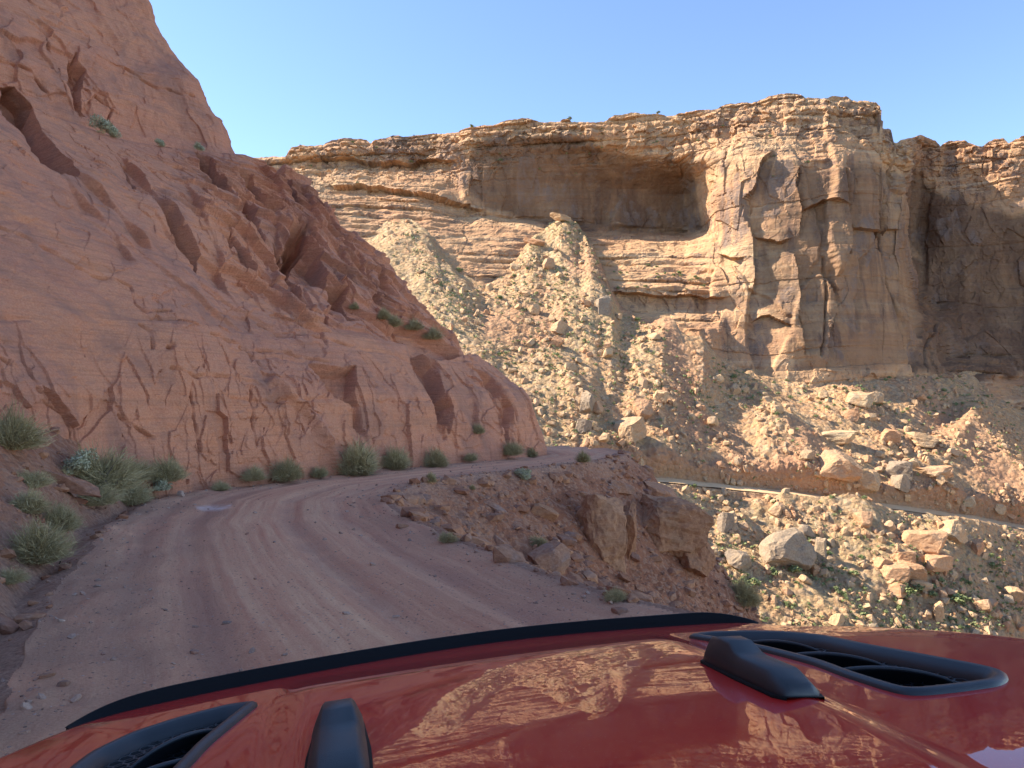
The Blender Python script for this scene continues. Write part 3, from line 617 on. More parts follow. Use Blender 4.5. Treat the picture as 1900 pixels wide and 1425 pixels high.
def far_talus():
    us = np.concatenate([np.arange(-400, 560, 12.), np.arange(560, 1910, 1.8), np.arange(1912, 2900, 10.)])
    tx = np.array([p[0] for p in TOP], float); ty = np.array([p[1] for p in TOP], float); top = np.interp(us, tx, ty)+fbm(np.stack([us*.03, us*0, us*0], -1), 4, 88)*16
    rx = np.interp(us, [p[0] for p in ROADPX], [p[1] for p in ROADPX])
    v = np.concatenate([np.linspace(0, 1, 420), 1+np.linspace(.02, 1, 40)**1.5*.9])
    bot = 1210
    PX = np.broadcast_to(us[None, :], (len(v), len(us))).copy(); PY = top[None, :]+(bot-top[None, :])*v[:, None]
    Y = talusY(PX, PY)
    e = PY-rx[None, :]
    bmp = np.where(np.abs(e) < 4.5, -e/4.5*2.1, -np.sign(e)*2.1*np.exp(-(np.abs(e)-4.5)/26))
    Y = Y+bmp*ss(900, 1200, PX)
    P = at(PX, PY, Y)
    n = np.array([0, -.53, .85])
    D = 0*Y
    for pl, hgt, wl, wr in (([(1040,398),(1070,480),(1110,560),(1165,640),(1205,740),(1230,850)], 3.2, 150, 75),
                            ([(1215,592),(1300,640),(1365,700),(1425,790),(1490,880),(1560,960),(1640,1040),(1720,1110),(1800,1190),(1900,1260)], 4.6, 120, 50),
                            ([(1760,762),(1830,835),(1900,915),(1990,1010)], 5, 110, 50), ([(752,404),(775,470),(815,560),(870,680),(930,800)], 2.2, 90, 60),
                            ([(985,640),(1040,720),(1090,800),(1110,860)], 2.5, 60, 30), ([(1540,700),(1600,790),(1680,880),(1780,1000),(1880,1130)], 2.2, 70, 34), ([(1330,960),(1400,1040),(1480,1130),(1560,1210)], 2.2, 80, 40), ([(1690,990),(1760,1080),(1830,1190)], 1.8, 60, 34)):
        jx = fbm(P*.05, 3, 300)*26
        d, sg, tt = seg_dist(PX+jx, PY, pl)     # + side = right/below in image space
        d0 = ss(0, 60, tt)
        D = D+hgt*d0*np.where(sg > 0, np.exp(-(d/wl)**1.3), np.exp(-(d/wr)**1.6))
    calm = 1-np.exp(-(e/14)**2)*ss(900, 1200, PX)
    calm2 = 1-np.where(e > 0, np.exp(-(e/24)**4), np.exp(-(e/13)**4))*ss(900, 1200, PX)
    topf = ss(0, 30, PY-top[None, :])
    D = D*(.35+.65*topf)*calm2*1.0
    D = D+(fbm(P*.05, 4, 310)*2.2)*topf*calm+ridged(np.stack([P[..., 0]*.10+P[..., 2]*.075+fbm(P*.05, 2, 312), P[..., 2]*.02, P[..., 0]*0], -1), 3, 311)*1.1*topf*calm
    f1, f2, c1, c2 = worley(P*np.array([.55, .4, .55]), 320); r1 = c2 > .55
    pch = ss(-.2, .25, fbm(P*.06, 3, 325)); D = D+np.where(r1, np.clip(.5-f1, 0, 1)*1.3*c1, 0)*calm*pch
    f1, f2, c1, c2 = worley(P*1.15, 330); D = D+np.clip(.5-f1, 0, 1)*.7*c1*calm*(.25+.75*pch)+fbm(P*.8, 3, 340)*.3*calm
    cut = np.exp(-((e+22)/13)**2)*ss(900, 1150, PX)
    D = D+cut*(ridged(P*np.array([.5, .5, .2]), 3, 345)*.9)
    P = P+n*D[..., None]
    green = np.clip(ss(-.15, .35, fbm(P*.03, 3, 350)+.35*ss(760, 480, PY)+.25*ss(980, 1080, PY)-.3*(np.exp(-((PY-850)/110)**2))*ss(1200, 1300, PX)), 0, 1)*calm2
    red = np.clip(cut*.9+(1-calm2)*.35+ss(.25, .5, fbm(P*.045, 3, 351))*.7, 0, 1)
    d, sg, _ = seg_dist(PX, PY, [(1205,600),(1235,660),(1268,740),(1290,850)]); red = np.maximum(red, np.exp(-(d/20)**2)*.95); green = green*(1-np.exp(-(d/26)**2))
    d, sg, _ = seg_dist(PX, PY, [(1740,770),(1800,850),(1860,940)]); red = np.maximum(red, np.exp(-(d/38)**2)*.8); green = green*(1-np.exp(-(d/48)**2))
    nr, nc = P.shape[:2]
    tag(mesh_np('talus_slope', P.reshape(-1, 3), grid_faces(nr, nc, None, True), M_TALUS, True, None, {'green': green.ravel(), 'red': red.ravel()}), kind='structure')
    # the road itself: a strip laid just over the cut
    rows = [-4.0, -3, -1.5, 0, 1.5, 3, 4.0]; uu = us[(us > 1000)]; rr = np.interp(uu, [p[0] for p in ROADPX], [p[1] for p in ROADPX])
    X = np.broadcast_to(uu[None, :], (7, len(uu))); E = np.array(rows)[:, None]+0*X; jr = fbm(np.stack([X*.03, E*0, E*0], -1), 3, 9)*1.2
    Yr = talusY(X, rr+E+jr); ev = E
    Yr = Yr-ev/4.5*2.1
    Pr = at(X, rr[None, :]+E+jr, Yr); Pr[..., 2] += .18
    n_ = NT('packed_dirt'); c = n_.ramp(n_.noise(.6, 6, .6), [(.3, (.60, .39, .21)), (.7, (.66, .45, .26))]); m_ = n_.end(c)
    tag(mesh_np('canyon_road', Pr.reshape(-1, 3), grid_faces(7, len(uu), None, True), m_, True), kind='structure')
    px, py = proj(P); return P, px, py, e, top
TP, Tpx, Tpy, Te, Ttop = far_talus()

# ------------------------------------------------------------------ picking points on the built surfaces
class Pick:
    def __init__(s, P, px, py, lim=(-100, 2000, -100, 1300)):
        m = (px > lim[0]) & (px < lim[1]) & (py > lim[2]) & (py < lim[3]); s.P = P[m]; s.x = px[m]; s.y = py[m]
        s.d = s.P[:, 1]
        b = (np.floor(s.x/8).astype(int)+50)*1000+(np.floor(s.y/8).astype(int)+50); o = np.argsort(b, kind='stable'); s.o = o; s.b = b[o]
    def __call__(s, x, y, rad=5):
        bx, by = int(math.floor(x/8))+50, int(math.floor(y/8))+50; c = []
        for i in (-1, 0, 1):
            for j in (-1, 0, 1):
                k = (bx+i)*1000+by+j; a, b = np.searchsorted(s.b, [k, k+1]); c.append(s.o[a:b])
        c = np.concatenate(c)
        if not len(c): return None
        e = np.hypot(s.x[c]-x, s.y[c]-y); m = e < rad
        if not m.any(): return None
        c = c[m]; e = e[m]; sc = s.d[c]+e*.05*s.d[c]/20; return s.P[c[np.argmin(sc)]]
pickG = Pick(GP, Gpx, Gpy); pickC = Pick(CPt, Cpx, Cpy); pickT = Pick(TP, Tpx, Tpy); pickW = Pick(WP, Wpx, Wpy)

# ------------------------------------------------------------------ rocks
def ico(sub):
    import bmesh
    bm = bmesh.new(); bmesh.ops.create_icosphere(bm, subdivisions=sub, radius=1)
    V = np.array([v.co[:] for v in bm.verts]); Fs = np.array([[v.index for v in f.verts] for f in bm.faces]); bm.free(); return V, Fs
ICO = {k: ico(k) for k in (1, 2, 3, 4, 5)}
def rock_shape(seed, sub=2, cuts=9, dims=(1, .8, .6), rough=.03, boxy=.5):
    """a boulder: a ball cut flat by random planes, with weathered roughness; unit size, half extents = dims"""
    r = np.random.default_rng(seed); V, Fs = ICO[sub]; V = V.copy()*1.35
    pl = []
    for a in range(3):
        for s_ in (-1, 1):
            nrm = np.eye(3)[a]*s_+r.normal(0, .22, 3)*(1.2-boxy); pl.append((nrm/np.linalg.norm(nrm), r.uniform(.72, .95)))
    for _ in range(cuts):
        nrm = r.normal(0, 1, 3); pl.append((nrm/np.linalg.norm(nrm), r.uniform(.82, 1.12)))
    for nrm, d in pl:
        e = V@nrm-d; V = V-np.where(e > 0, e, 0)[:, None]*nrm
    if rough:
        nn = V/(np.linalg.norm(V, axis=1, keepdims=True)+1e-6)
        V = V+nn*(fbm(V*2.2+seed*3.1, 3, seed)*rough*2+(fbm(V*7+seed, 3, seed+5)*rough if sub > 3 else 0))[:, None]
        if sub > 3: V = V+nn*(bands(V[:, 2]*10+fbm(V*2, 2, 3)*1.5, seed, .6, 1.6, 60, -20)-.6)[:, None]*rough*.6
    return V*np.array(dims), Fs
def rotm(r, tilt=math.pi):
    return np.array(Euler((r.uniform(-tilt, tilt), r.uniform(-tilt, tilt), r.uniform(-3.14, 3.14))).to_matrix())
def rubble(name, pts, sizes, mat, seed=1, sub=1, tilt=math.pi, flat=.6, sink=.15):
    r = np.random.default_rng(seed); sh = [rock_shape(seed*50+k, sub, 5, (1, r.uniform(.6, .95), r.uniform(.4, .8)*flat/.6), 0 if sub == 1 else .03) for k in range(12)]
    Vs, Fs, o = [], [], 0
    for p, s_ in zip(pts, sizes):
        V, Fq = sh[r.integers(12)]; M = rotm(r, tilt)*s_
        Vs.append(V@M.T+p+np.array([0, 0, s_*sink])); Fs.append(Fq+o); o += len(V)
    return mesh_np(name, np.concatenate(Vs), np.concatenate(Fs), mat, False)
def one_rock(name, label, p, size, dims, rot, mat, seed, group=None, sub=3, cuts=7, rough=.03, boxy=.6, smooth=False, sink=.0):
    V, Fq = rock_shape(seed, sub, cuts, dims, rough, boxy)
    o = mesh_np(name, V*size, Fq, mat, smooth); o.location = (p[0], p[1], p[2]+sink); o.rotation_euler = tuple(R(a) for a in rot)
    tag(o, label, 'rock', group); return o

# stuff: rubble on the talus
r = np.random.default_rng(5)
def scatter(pick, n, xr, yr, dens=None, seed=1):
    r = np.random.default_rng(seed); out = []
    while len(out) < n:
        x, y = r.uniform(*xr), r.uniform(*yr)
        if dens and r.uniform() > dens(x, y): continue
        p = pick(x, y, 6)
        if p is not None: out.append(p)
    return np.array(out)
def on_road(x, y): return abs(y-np.interp(x, [p[0] for p in ROADPX], [p[1] for p in ROADPX])) < 8 and x > 1150
def tdens(x, y):
    if on_road(x, y) or y < np.interp(x, [p[0] for p in TOP], [p[1] for p in TOP])+3: return 0
    if x < 700+(y-430)*.5 or (y > 850 and x < 1150): return 0
    a = math.sin(x*.021+y*.013+math.sin(y*.02)*1.5)*math.sin(y*.026-x*.012)+.5*math.sin(x*.06-y*.045+1)
    return max(.06, min(1, .5+.6*a))
pts = scatter(pickT, 10500, (640, 1900), (400, 1200), tdens, 3)
sz = np.clip(.12*(1-r.uniform(0, 1, len(pts)))**(-.55), .12, 1.0)
tag(rubble('loose_rubble', pts, sz, M_ROCKF, 3), kind='stuff')

# stuff: stones on the near slope, bank and verge
def sl_dens(x, y):
    g = pickG(x, y, 4)
    if g is None: return 0
    return 1
def near_scatter(n, box, kindf, seed):
    r = np.random.default_rng(seed); X = r.uniform(box[0], box[1], n*6); Y = r.uniform(box[2], box[3], n*6)
    z, ins, lat, ed, al, lf, rt = ground(X, Y); m = kindf(ins, lf, rt, ed, X, Y); P = np.stack([X, Y, z], -1)[m]; return P[:n]
q = near_scatter(5200, (-4, 12, 6, 30), lambda i, l, rt, e, X, Y: rt & (Y > 6+X*.3), 8)
sz = np.clip(.022*(1-r.uniform(0, 1, len(q)))**(-.75), .02, .22)
tag(rubble('slope_stones', q, sz, M_ROCKN, 9, 1, .5, .45), kind='stuff')
q = near_scatter(3200, (-11, 1, 1, 29), lambda i, l, rt, e, X, Y: l, 18)
sz = np.clip(.015*(1-r.uniform(0, 1, len(q)))**(-.7), .015, .10)
tag(rubble('bank_stones', q, sz, M_ROCKN, 19, 1, .6, .5), kind='stuff')
q = near_scatter(2800, (-8, 5, 2.2, 26), lambda i, l, rt, e, X, Y: i & (r.uniform(0, 1, len(X)) < .10+1.2*np.exp(-e/.45)), 28)
sz = np.clip(.006*(1-r.uniform(0, 1, len(q)))**(-.6), .006, .035)
tag(rubble('road_gravel', q, sz, M_PEB, 29, 1, .6, .6), kind='stuff')

# named far boulders, measured in the photograph: px, py, width px, depth ratio, label
FB = [(1560,868,66,(1,.8,.72),'largest smooth tan boulder just above the lower canyon road'),
 (1607,893,44,(1,.8,.85),'rounded boulder leaning on the lower right of the largest smooth one'),
 (1552,812,62,(1,.5,.38),'long tilted slab of tan rock above the largest smooth boulder'),
 (1595,742,40,(1,.7,.7),'blocky boulder near the top of the right hand rockfall'), (1578,770,34,(1,.6,.7),'split block below the top of the right hand rockfall'),
 (1625,738,30,(1,.8,.7),'peaked boulder at the very top of the right hand rockfall'),
 (1712,815,50,(1,.7,.45),'wide flat boulder at the right edge of the rockfall'), (1668,872,44,(1,.8,.8),'dark angular boulder in the lower middle of the rockfall'),
 (1736,870,52,(1,.8,.5),'long low slab at the lower right of the rockfall'), (1670,895,32,(1,.8,.9),'grey pointed block sitting just above the road'),
 (1655,808,34,(1,.8,.75),'tan block in the middle of the rockfall'), (1170,798,46,(1,.9,.9),'big round pale boulder above the road corner'),
 (1193,760,36,(1,.8,.9),'orange lumpy boulder above the big round pale one'), (1090,750,36,(.8,.8,1.1),'tall grey boulder with a shadowed right side in mid slope'),
 (1082,790,30,(.9,.8,1.05),'square faced boulder just below the tall grey one'), (1120,568,34,(.8,.6,1.1),'pale standing slab high on the cone beside the dark ledge'),
 (1037,608,26,(1,.8,.9),'pale boulder in the cluster high on the cone'), (1032,635,22,(1,.8,.8),'small round boulder under the high cluster of the cone'),
 (990,575,24,(1,.8,.7),'flat pale boulder on the upper left of the cone'), (1227,735,26,(1,.8,.85),'two toned boulder beside the bare red rib'),
 (1040,402,34,(1,.7,.45),'flat slab capping the tip of the big rubble cone'), (990,448,44,(1,.3,.25),'narrow log shaped slab under the tip of the big cone'),
 (1017,490,22,(1,.8,1),'pale boulder halfway up the big cone'), (955,495,18,(1,.8,.7),'small pale boulder left of the big cone on bare rock'),
 (1455,1018,84,(1,.8,.72),'massive grey boulder below the road at left'), (1372,1040,44,(1,.8,.8),'rough pale boulder left of the massive grey one'),
 (1345,970,36,(.7,.6,1.2),'upright grey slab below the left end of the road'), (1522,1020,34,(.6,.4,1.5),'leaning pale slab right of the massive grey boulder'),
 (1605,962,30,(1,.8,.9),'cubic orange boulder just below the road'), (1720,1008,60,(1,.7,.75),'large orange block broken along its bedding below the road'),
 (1770,985,42,(.9,.8,1),'angular tan boulder touching the underside of the road at right'), (1740,1042,54,(1,.7,.6),'low orange block right of the lower boulder cluster'),
 (1678,1035,36,(1,.8,.7),'orange boulder at the top left of the lower cluster'), (1660,1062,44,(1,.8,.75),'rounded orange boulder at the bottom left of the lower cluster'),
 (1692,1058,40,(1,.7,.8),'square orange block in the middle of the lower cluster'), (1640,1045,24,(1,.8,.9),'small orange boulder at the left end of the lower cluster'),
 (1712,1085,34,(1,.7,.5),'flat block at the foot of the lower cluster'), (1815,1018,26,(.7,.6,1.2),'standing block on the far right below the road'),
 (1880,1102,28,(1,.9,.9),'white rough boulder at the right edge of the photo'), (1740,1138,30,(.7,.6,1.2),'upright tan stone low on the slope above the hood'),
 (1555,1150,26,(1,.8,.9),'tan stone low on the slope left of the upright one'), (1620,1180,30,(.8,.7,1),'pale stone peeking over the hood edge'),
 (1495,988,26,(1,.8,.9),'dark block on the top right of the massive grey boulder'), (1320,1022,24,(1,.8,.8),'bright pale stone beside the near slope edge'),
 (1795,930,24,(1,.8,.8),'tan boulder just above the road at right'), (1855,945,22,(1,.8,.8),'small boulder above the road near the right edge'),
 (1500,845,28,(1,.6,.7),'reddish block left of the largest smooth boulder'), (1440,760,26,(1,.6,.6),'shadowed block on the lee of the middle ridge')]
for i, (x, y, wpx, dm, lab) in enumerate(FB):
    p = pickT(x, y+wpx*.25*dm[2], 8)
    if p is None: p = pickW(x, y, 8)
    if p is None: continue
    s_ = wpx/F*p[1]*.5*1.12
    one_rock('boulder', lab, p, s_, dm, (r.uniform(-12, 12), r.uniform(-14, 20), r.uniform(-35, 35)), M_GREYR if 'grey' in lab or 'dark' in lab else M_ORF if 'orange' in lab else M_ROCKF, 400+i, 'boulders fallen across the canyon slope', 4, 10, .05, .25, False, s_*dm[2]*.42)
# unnamed boulders of the same slope: one object each
zones = [('pale weathered boulder strewn on the big rubble cone', 'boulders on the big rubble cone', (860, 1230), (470, 840), 90),
         ('tan boulder strewn on the ridge right of the red rib', 'boulders on the middle ridge', (1290, 1540), (680, 900), 35),
         ('orange tan boulder packed in the right hand rockfall', 'boulders of the right hand rockfall', (1560, 1780), (720, 930), 70),
         ('tan boulder scattered below the lower canyon road', 'boulders below the canyon road', (1330, 1890), (940, 1170), 45)]
shapes = [rock_shape(700+k, 3, 7, (1, rng.uniform(.6, .95), rng.uniform(.45, .9)), .04, .25) for k in range(12)]
proto = [mesh_np('boulder', V, Fq, M_ROCKF, False) for V, Fq in shapes]
used = [False]*12
for lab, grp, xr, yr, n in zones:
    k = 0
    while k < n:
        x, y = r.uniform(*xr), r.uniform(*yr)
        if on_road(x, y) or tdens(x, y) == 0 or (x < 960 and y > 620+(x-860)*1.5): continue
        if min(abs(x-b[0])+abs(y-b[1]) for b in FB) < 22: continue
        p = pickT(x, y, 6)
        if p is None: continue
        j = int(r.integers(12)); o = proto[j] if not used[j] else proto[j].copy()
        if used[j]: COL.objects.link(o)
        used[j] = True
        s_ = float(np.clip(.5*(1-r.uniform())**(-.33), .5, 1.5)); o.scale = (s_, s_, s_); o.location = (p[0], p[1], p[2]+s_*.3)
        o.rotation_euler = (r.uniform(-.5, .5), r.uniform(-.5, .5), r.uniform(-3, 3)); tag(o, lab, 'rock', grp); k += 1

# near rocks: px, py(centre), width px, dims, rot, label, sub, depth override
NBK = [
 (1118,965,118,(.8,.75,1.15),(4,-4,12),'tall cracked sandstone block standing in the roadside drop',5),
 (1165,975,62,(.55,.9,1.75),(2,3,-8),'narrow upright sandstone fin with small holes beside the tall block',5),
 (1240,960,120,(1,.9,.9),(10,12,20),'hollow undercut sandstone boulder at the outer edge of the drop',5),
 (1285,1015,80,(1,.9,.9),(0,20,40),'broken sandstone boulder lowest on the outer edge',5),
 (1225,905,70,(1,.8,.45),(10,18,10),'flat dark ledge of rock above the hollow boulder',4),
 (1015,1034,66,(1,.85,.8),(28,-20,35),'square grey topped block lying on the slope beside the road',4),
 (992,1020,18,(.5,.5,1.3),(0,15,0),'thin upright sliver behind the square block',3),
 (1050,1000,40,(1,.8,.35),(10,15,20),'flat slab above the square block',3),
 (1010,945,50,(1,.7,.5),(20,25,0),'buried sandstone shoulder left of the tall block',4),
 (925,940,34,(1,.5,.4),(10,30,-20),'long pointed red slab sticking out of the slope',3),
 (993,885,20,(.7,.6,1),(0,10,0),'pale stone next to the grey bush at the road edge',3),
 (970,905,18,(1,.7,.6),(0,20,0),'small red stone under the grey bush',3),
 (1090,915,24,(1,.7,.5),(0,20,0),'red slab just under the upper road edge',3),
 (1150,900,46,(1,.8,.5),(8,20,15),'reddish block wedged above the upright fin',4),
 (880,985,26,(1,.6,.4),(15,25,0),'red slab halfway down the near slope',3),
 (745,970,24,(1,.7,.5),(0,10,20),'grey stone on the gravel edge of the bend',3),
 (1325,1000,34,(1,.8,.8),(0,20,10),'small boulder at the outermost tip of the near slope',3),
 (120,886,128,(1.0,.34,.20),(0,22,28),'long tilted red slab lying on the left bank',4),
 (150,925,36,(1,.5,.3),(0,12,10),'flat stone below the long tilted slab',3),
 (110,905,30,(1,.5,.3),(0,12,40),'thin stone wedged under the long tilted slab',3),
 (8,1158,70,(1,.5,.45),(0,20,-25),'pale tan broken rock at the left edge of the road',4),
 (52,1140,48,(1,.7,.4),(0,5,10),'grey purple rock half buried in the left verge',4),
 (88,1250,30,(1,.4,.35),(0,-10,20),'pale stone on the wet left verge',3),
 (118,1266,22,(1,.7,.6),(0,0,0),'rounded pebble on the left verge nearest the hood',3),
 (368,890,36,(1,.7,.6),(0,10,0),'red rock at the foot of the cliff where the road bends',3),
 (337,910,16,(.8,.7,1),(0,0,0),'small upright stone at the road edge by the cliff foot',3),
 (268,915,24,(1,.7,.5),(0,0,20),'red stone in the grass at the left road edge',3),
 (228,958,18,(1,.7,.5),(0,0,20),'dark red stone beside the left ditch',3),
 (440,872,34,(1,.6,.5),(0,5,10),'flat pinkish rock against the cliff foot',3),
 (490,880,20,(1,.6,.5),(0,5,10),'small red rock between two bushes at the cliff foot',3),
 (1150,1130,26,(1,.7,.5),(0,5,10),'grey stone on the gravel shoulder just beyond the deflector',3),
 (642,1132,13,(1,.7,.6),(0,5,10),'pale pebble lying alone in the middle of the road',3),
 (420,1150,16,(1,.7,.4),(0,5,10),'flat pale pebble in the left wheel track',3),
 (735,1140,14,(1,.7,.4),(0,5,10),'whitish pebble pressed in the road right of the lone pebble',3)]
for i, (x, y, wpx, dm, rot, lab, sub) in enumerate(NBK):
    yb = y+wpx*.5*dm[2]*.6
    p = pickG(x, yb, 6)
    if p is None: p = pickG(x, yb+10, 8)
    if p is None: print('no ground for', lab); continue
    s_ = wpx/F*p[1]*.5*1.1
    mt = M_PEB if wpx < 17 else M_ORR if 'sandstone' in lab else M_ROCKN
    one_rock('boulder' if wpx > 45 else 'rock', lab, p, s_, dm, rot, mt, 900+i, None, sub, 16, .06 if sub > 4 else .04, .35, False, s_*dm[2]*.22)

# ------------------------------------------------------------------ plants
def blades(seed, n, h, spread, wid, droop=.5, lean=0.):
    """a rounded brush of thin twigs fanning out of one root, most of them near the outside"""
    r = np.random.default_rng(seed); V, Fs, o = [], [], 0
    lump = r.uniform(0, 6.28, 5); la = r.uniform(.75, 1.15, 5)
    for k in range(n):
        a = r.uniform(0, 2*math.pi); el = math.asin(min(1., r.uniform(.12, 1.)))
        m = .9+.18*math.sin(2*a+lump[0])+.14*math.sin(3*a+lump[1]+el*2)
        out = np.array([math.cos(a), math.sin(a), 0.]); L = r.uniform(.55, 1.0)*m
        tip = out*math.cos(el)*spread*L*.62+np.array([lean*h, 0, math.sin(el)*h*L*(1-.15*droop)])
        t0 = r.uniform(.15, .85); b = tip*t0*np.array([.85, .85, .9])+r.normal(0, .045, 3); b[2] = max(b[2], -.03)
        mid = (b+tip)/2+r.normal(0, .02, 3); tip = tip*r.uniform(.8, 1.)+r.normal(0, .05, 3)
        side = np.cross(tip-b, r.normal(0, 1, 3)); side = side/(np.linalg.norm(side)+1e-6)*wid*r.uniform(.5, 1.2)
        V += [b-side, b+side, mid+side*.9, mid-side*.9, tip+side*.25, tip-side*.25]; Fs += [(o, o+1, o+2, o+3), (o+3, o+2, o+4, o+5)]; o += 6
    return np.array(V), np.array(Fs)
def leafball(seed, n, rad, leaf, flat=.8):
    r = np.random.default_rng(seed); lobes = [(r.normal(0, .42, 3)*rad*np.array([1, 1, .55])+np.array([0, 0, rad*.55]), rad*r.uniform(.35, .6)) for _ in range(7)]
    V, Fs, o = [], [], 0
    for k in range(n):
        c, lr = lobes[r.integers(7)]; d = r.normal(0, 1, 3); d /= np.linalg.norm(d); p = c+d*lr*r.uniform(.55, 1.05)*np.array([1, 1, flat]); p[2] = max(p[2], .02)
        a = r.normal(0, 1, 3); a /= np.linalg.norm(a); b = np.cross(a, d); b /= np.linalg.norm(b)+1e-6; s_ = leaf*r.uniform(.5, 1.3)
        V += [p-a*s_-b*s_*.4, p+a*s_-b*s_*.4, p+a*s_+b*s_*.4, p-a*s_+b*s_*.4]; Fs.append((o, o+1, o+2, o+3)); o += 4
    return np.array(V), np.array(Fs)
def shrub(kind, seed, label, p, size, group):
    r = np.random.default_rng(seed)
    root = bpy.data.objects.new('shrub', None); COL.objects.link(root); root.location = tuple(p); root.rotation_euler.z = r.uniform(0, 6); root.scale = (size,)*3
    tag(root, label, 'plant', group)
    if kind == 'grass':
        V, Fq = blades(seed, 2400, .74, 1.0, .0036, .3); mesh_np('foliage', V, Fq, M_BRUSH, False, root)
        V, Fq = blades(seed+1, 1300, .70, 1.0, .0034, .6); mesh_np('dry_stems', V, Fq, M_DRY, False, root)
        V, Fq = blades(seed+2, 60, .5, .7, .011, .6); mesh_np('woody_stems', V, Fq, M_WOOD, False, root)
    elif kind == 'dry':
        V, Fq = blades(seed, 1900, .6, 1., .004, .7); mesh_np('dry_stems', V, Fq, M_DRY, False, root)
        V, Fq = blades(seed+1, 500, .5, .9, .006, .5); mesh_np('foliage', V, Fq, M_BRUSH, False, root)
    elif kind == 'sage':
        V, Fq = leafball(seed, 1500, .42, .028); mesh_np('foliage', V, Fq, M_SAGE, False, root)
        V, Fq = blades(seed+1, 60, .4, .5, .008, .4); mesh_np('stems', V, Fq, M_DRY, False, root)
    elif kind == 'green':
        V, Fq = blades(seed, 1800, .7, .95, .006, .5); mesh_np('foliage', V, Fq, M_BRUSH, False, root)
    return root
NS = [('grass',190,905,120,'largest green brush clump against the left cliff foot'), ('grass',245,880,60,'tall green brush just right of the largest clump'), ('sage',128,880,82,'silvery sage with pale heads above the tilted slab'),
      ('grass',305,880,66,'green brush with silvery base at the third place along the cliff foot'), ('sage',292,898,50,'low silvery sage below the third green brush'), ('grass',20,830,110,'brush at the left picture edge on top of the bank'),
      ('grass',72,1040,118,'round grey green bush lowest on the left bank'), ('grass',110,985,80,'grey green bush behind the round one on the left bank'), ('dry',55,945,90,'dry grass tuft high on the left bank'),
      ('dry',240,930,90,'straw coloured grass at the edge of the road under the sage'), ('dry',180,935,80,'straw tuft left of the roadside grass'), ('dry',60,900,70,'pale straw tuft above the tilted slab'),
      ('grass',525,882,62,'dense green bush at the cliff foot before the bend'), ('dry',465,880,56,'thin grey bush left of the dense green bush'), ('green',585,876,36,'small green tuft just left of the biggest cliff foot bush'),
      ('grass',655,872,92,'biggest green bush at the cliff foot in the middle of the bend'), ('grass',733,864,60,'round green bush right of the biggest bend bush'), ('grass',800,858,52,'second round bush along the far stretch of cliff foot'),
      ('green',865,848,28,'small bush before the corner of the cliff'), ('grass',942,838,38,'dark green bush near the cliff corner'), ('green',985,842,32,'green bush right at the cliff corner beside the road'),
      ('green',1085,852,36,'low green weeds on the outer road edge near the corner'), ('sage',970,890,40,'grey twiggy bush on the lip of the road drop'), ('green',800,893,34,'faint green weed on the inner lip of the bend'),
      ('dry',410,905,40,'low dry tuft at the road edge in front of the cliff'), ('dry',1140,1110,50,'dry weeds on the gravel shoulder near the hood'), ('grass',1385,1118,70,'shaded bush low at the outer end of the near slope'),
      ('green',880,905,16,'single bright green weed on the near slope'), ('dry',20,1080,60,'sparse dry tuft near the bottom of the left bank'), ('dry',1000,1010,40,'dry tuft beside the square block on the slope'), ('dry', 830, 1000, 40, 'dry tuft just under the near road shoulder')]
for i, (k, x, y, wpx, lab) in enumerate(NS):
    p = pickG(x, y, 6); p2 = pickC(x, y, 8)
    if p is not None and p2 is not None and p2[1] < p[1]-.1: p = p2+np.array([.15, -.2, -.1])
    if p is None: p = p2
    if p is None: print('no place', lab); continue
    shrub(k, 1500+i*3, lab, p, wpx/F*p[1]*(1.15 if k == 'grass' else 1.05), 'desert bushes along the near road')
for i, (k, x, y, wpx, lab) in enumerate([('sage',190,240,50,'larger green bush on the high ledge under the dome'), ('sage',215,250,34,'second green bush on the high ledge right of the larger one'), ('sage',303,268,30,'third green bush along the high ledge'), ('sage',370,272,26,'dull grey bush at the end of the high ledge'),
      ('dry',735,600,44,'pale grass at the top of the gully in the red cliff'), ('dry',765,612,46,'yellow grass in the middle of the cliff gully'), ('dry',800,628,50,'yellow green grass low in the cliff gully'), ('grass',712,592,34,'green tuft at the left end of the cliff gully'),
      ('grass',888,803,30,'grey bush growing on the cliff face near the corner'), ('green',660,575,24,'small tuft in the dark cliff recess')]):
    p = pickC(x, y, 8)
    if p is None: continue
    shrub(k, 1700+i*3, lab, p, wpx/F*p[1]/.95, 'bushes growing on the red cliff')
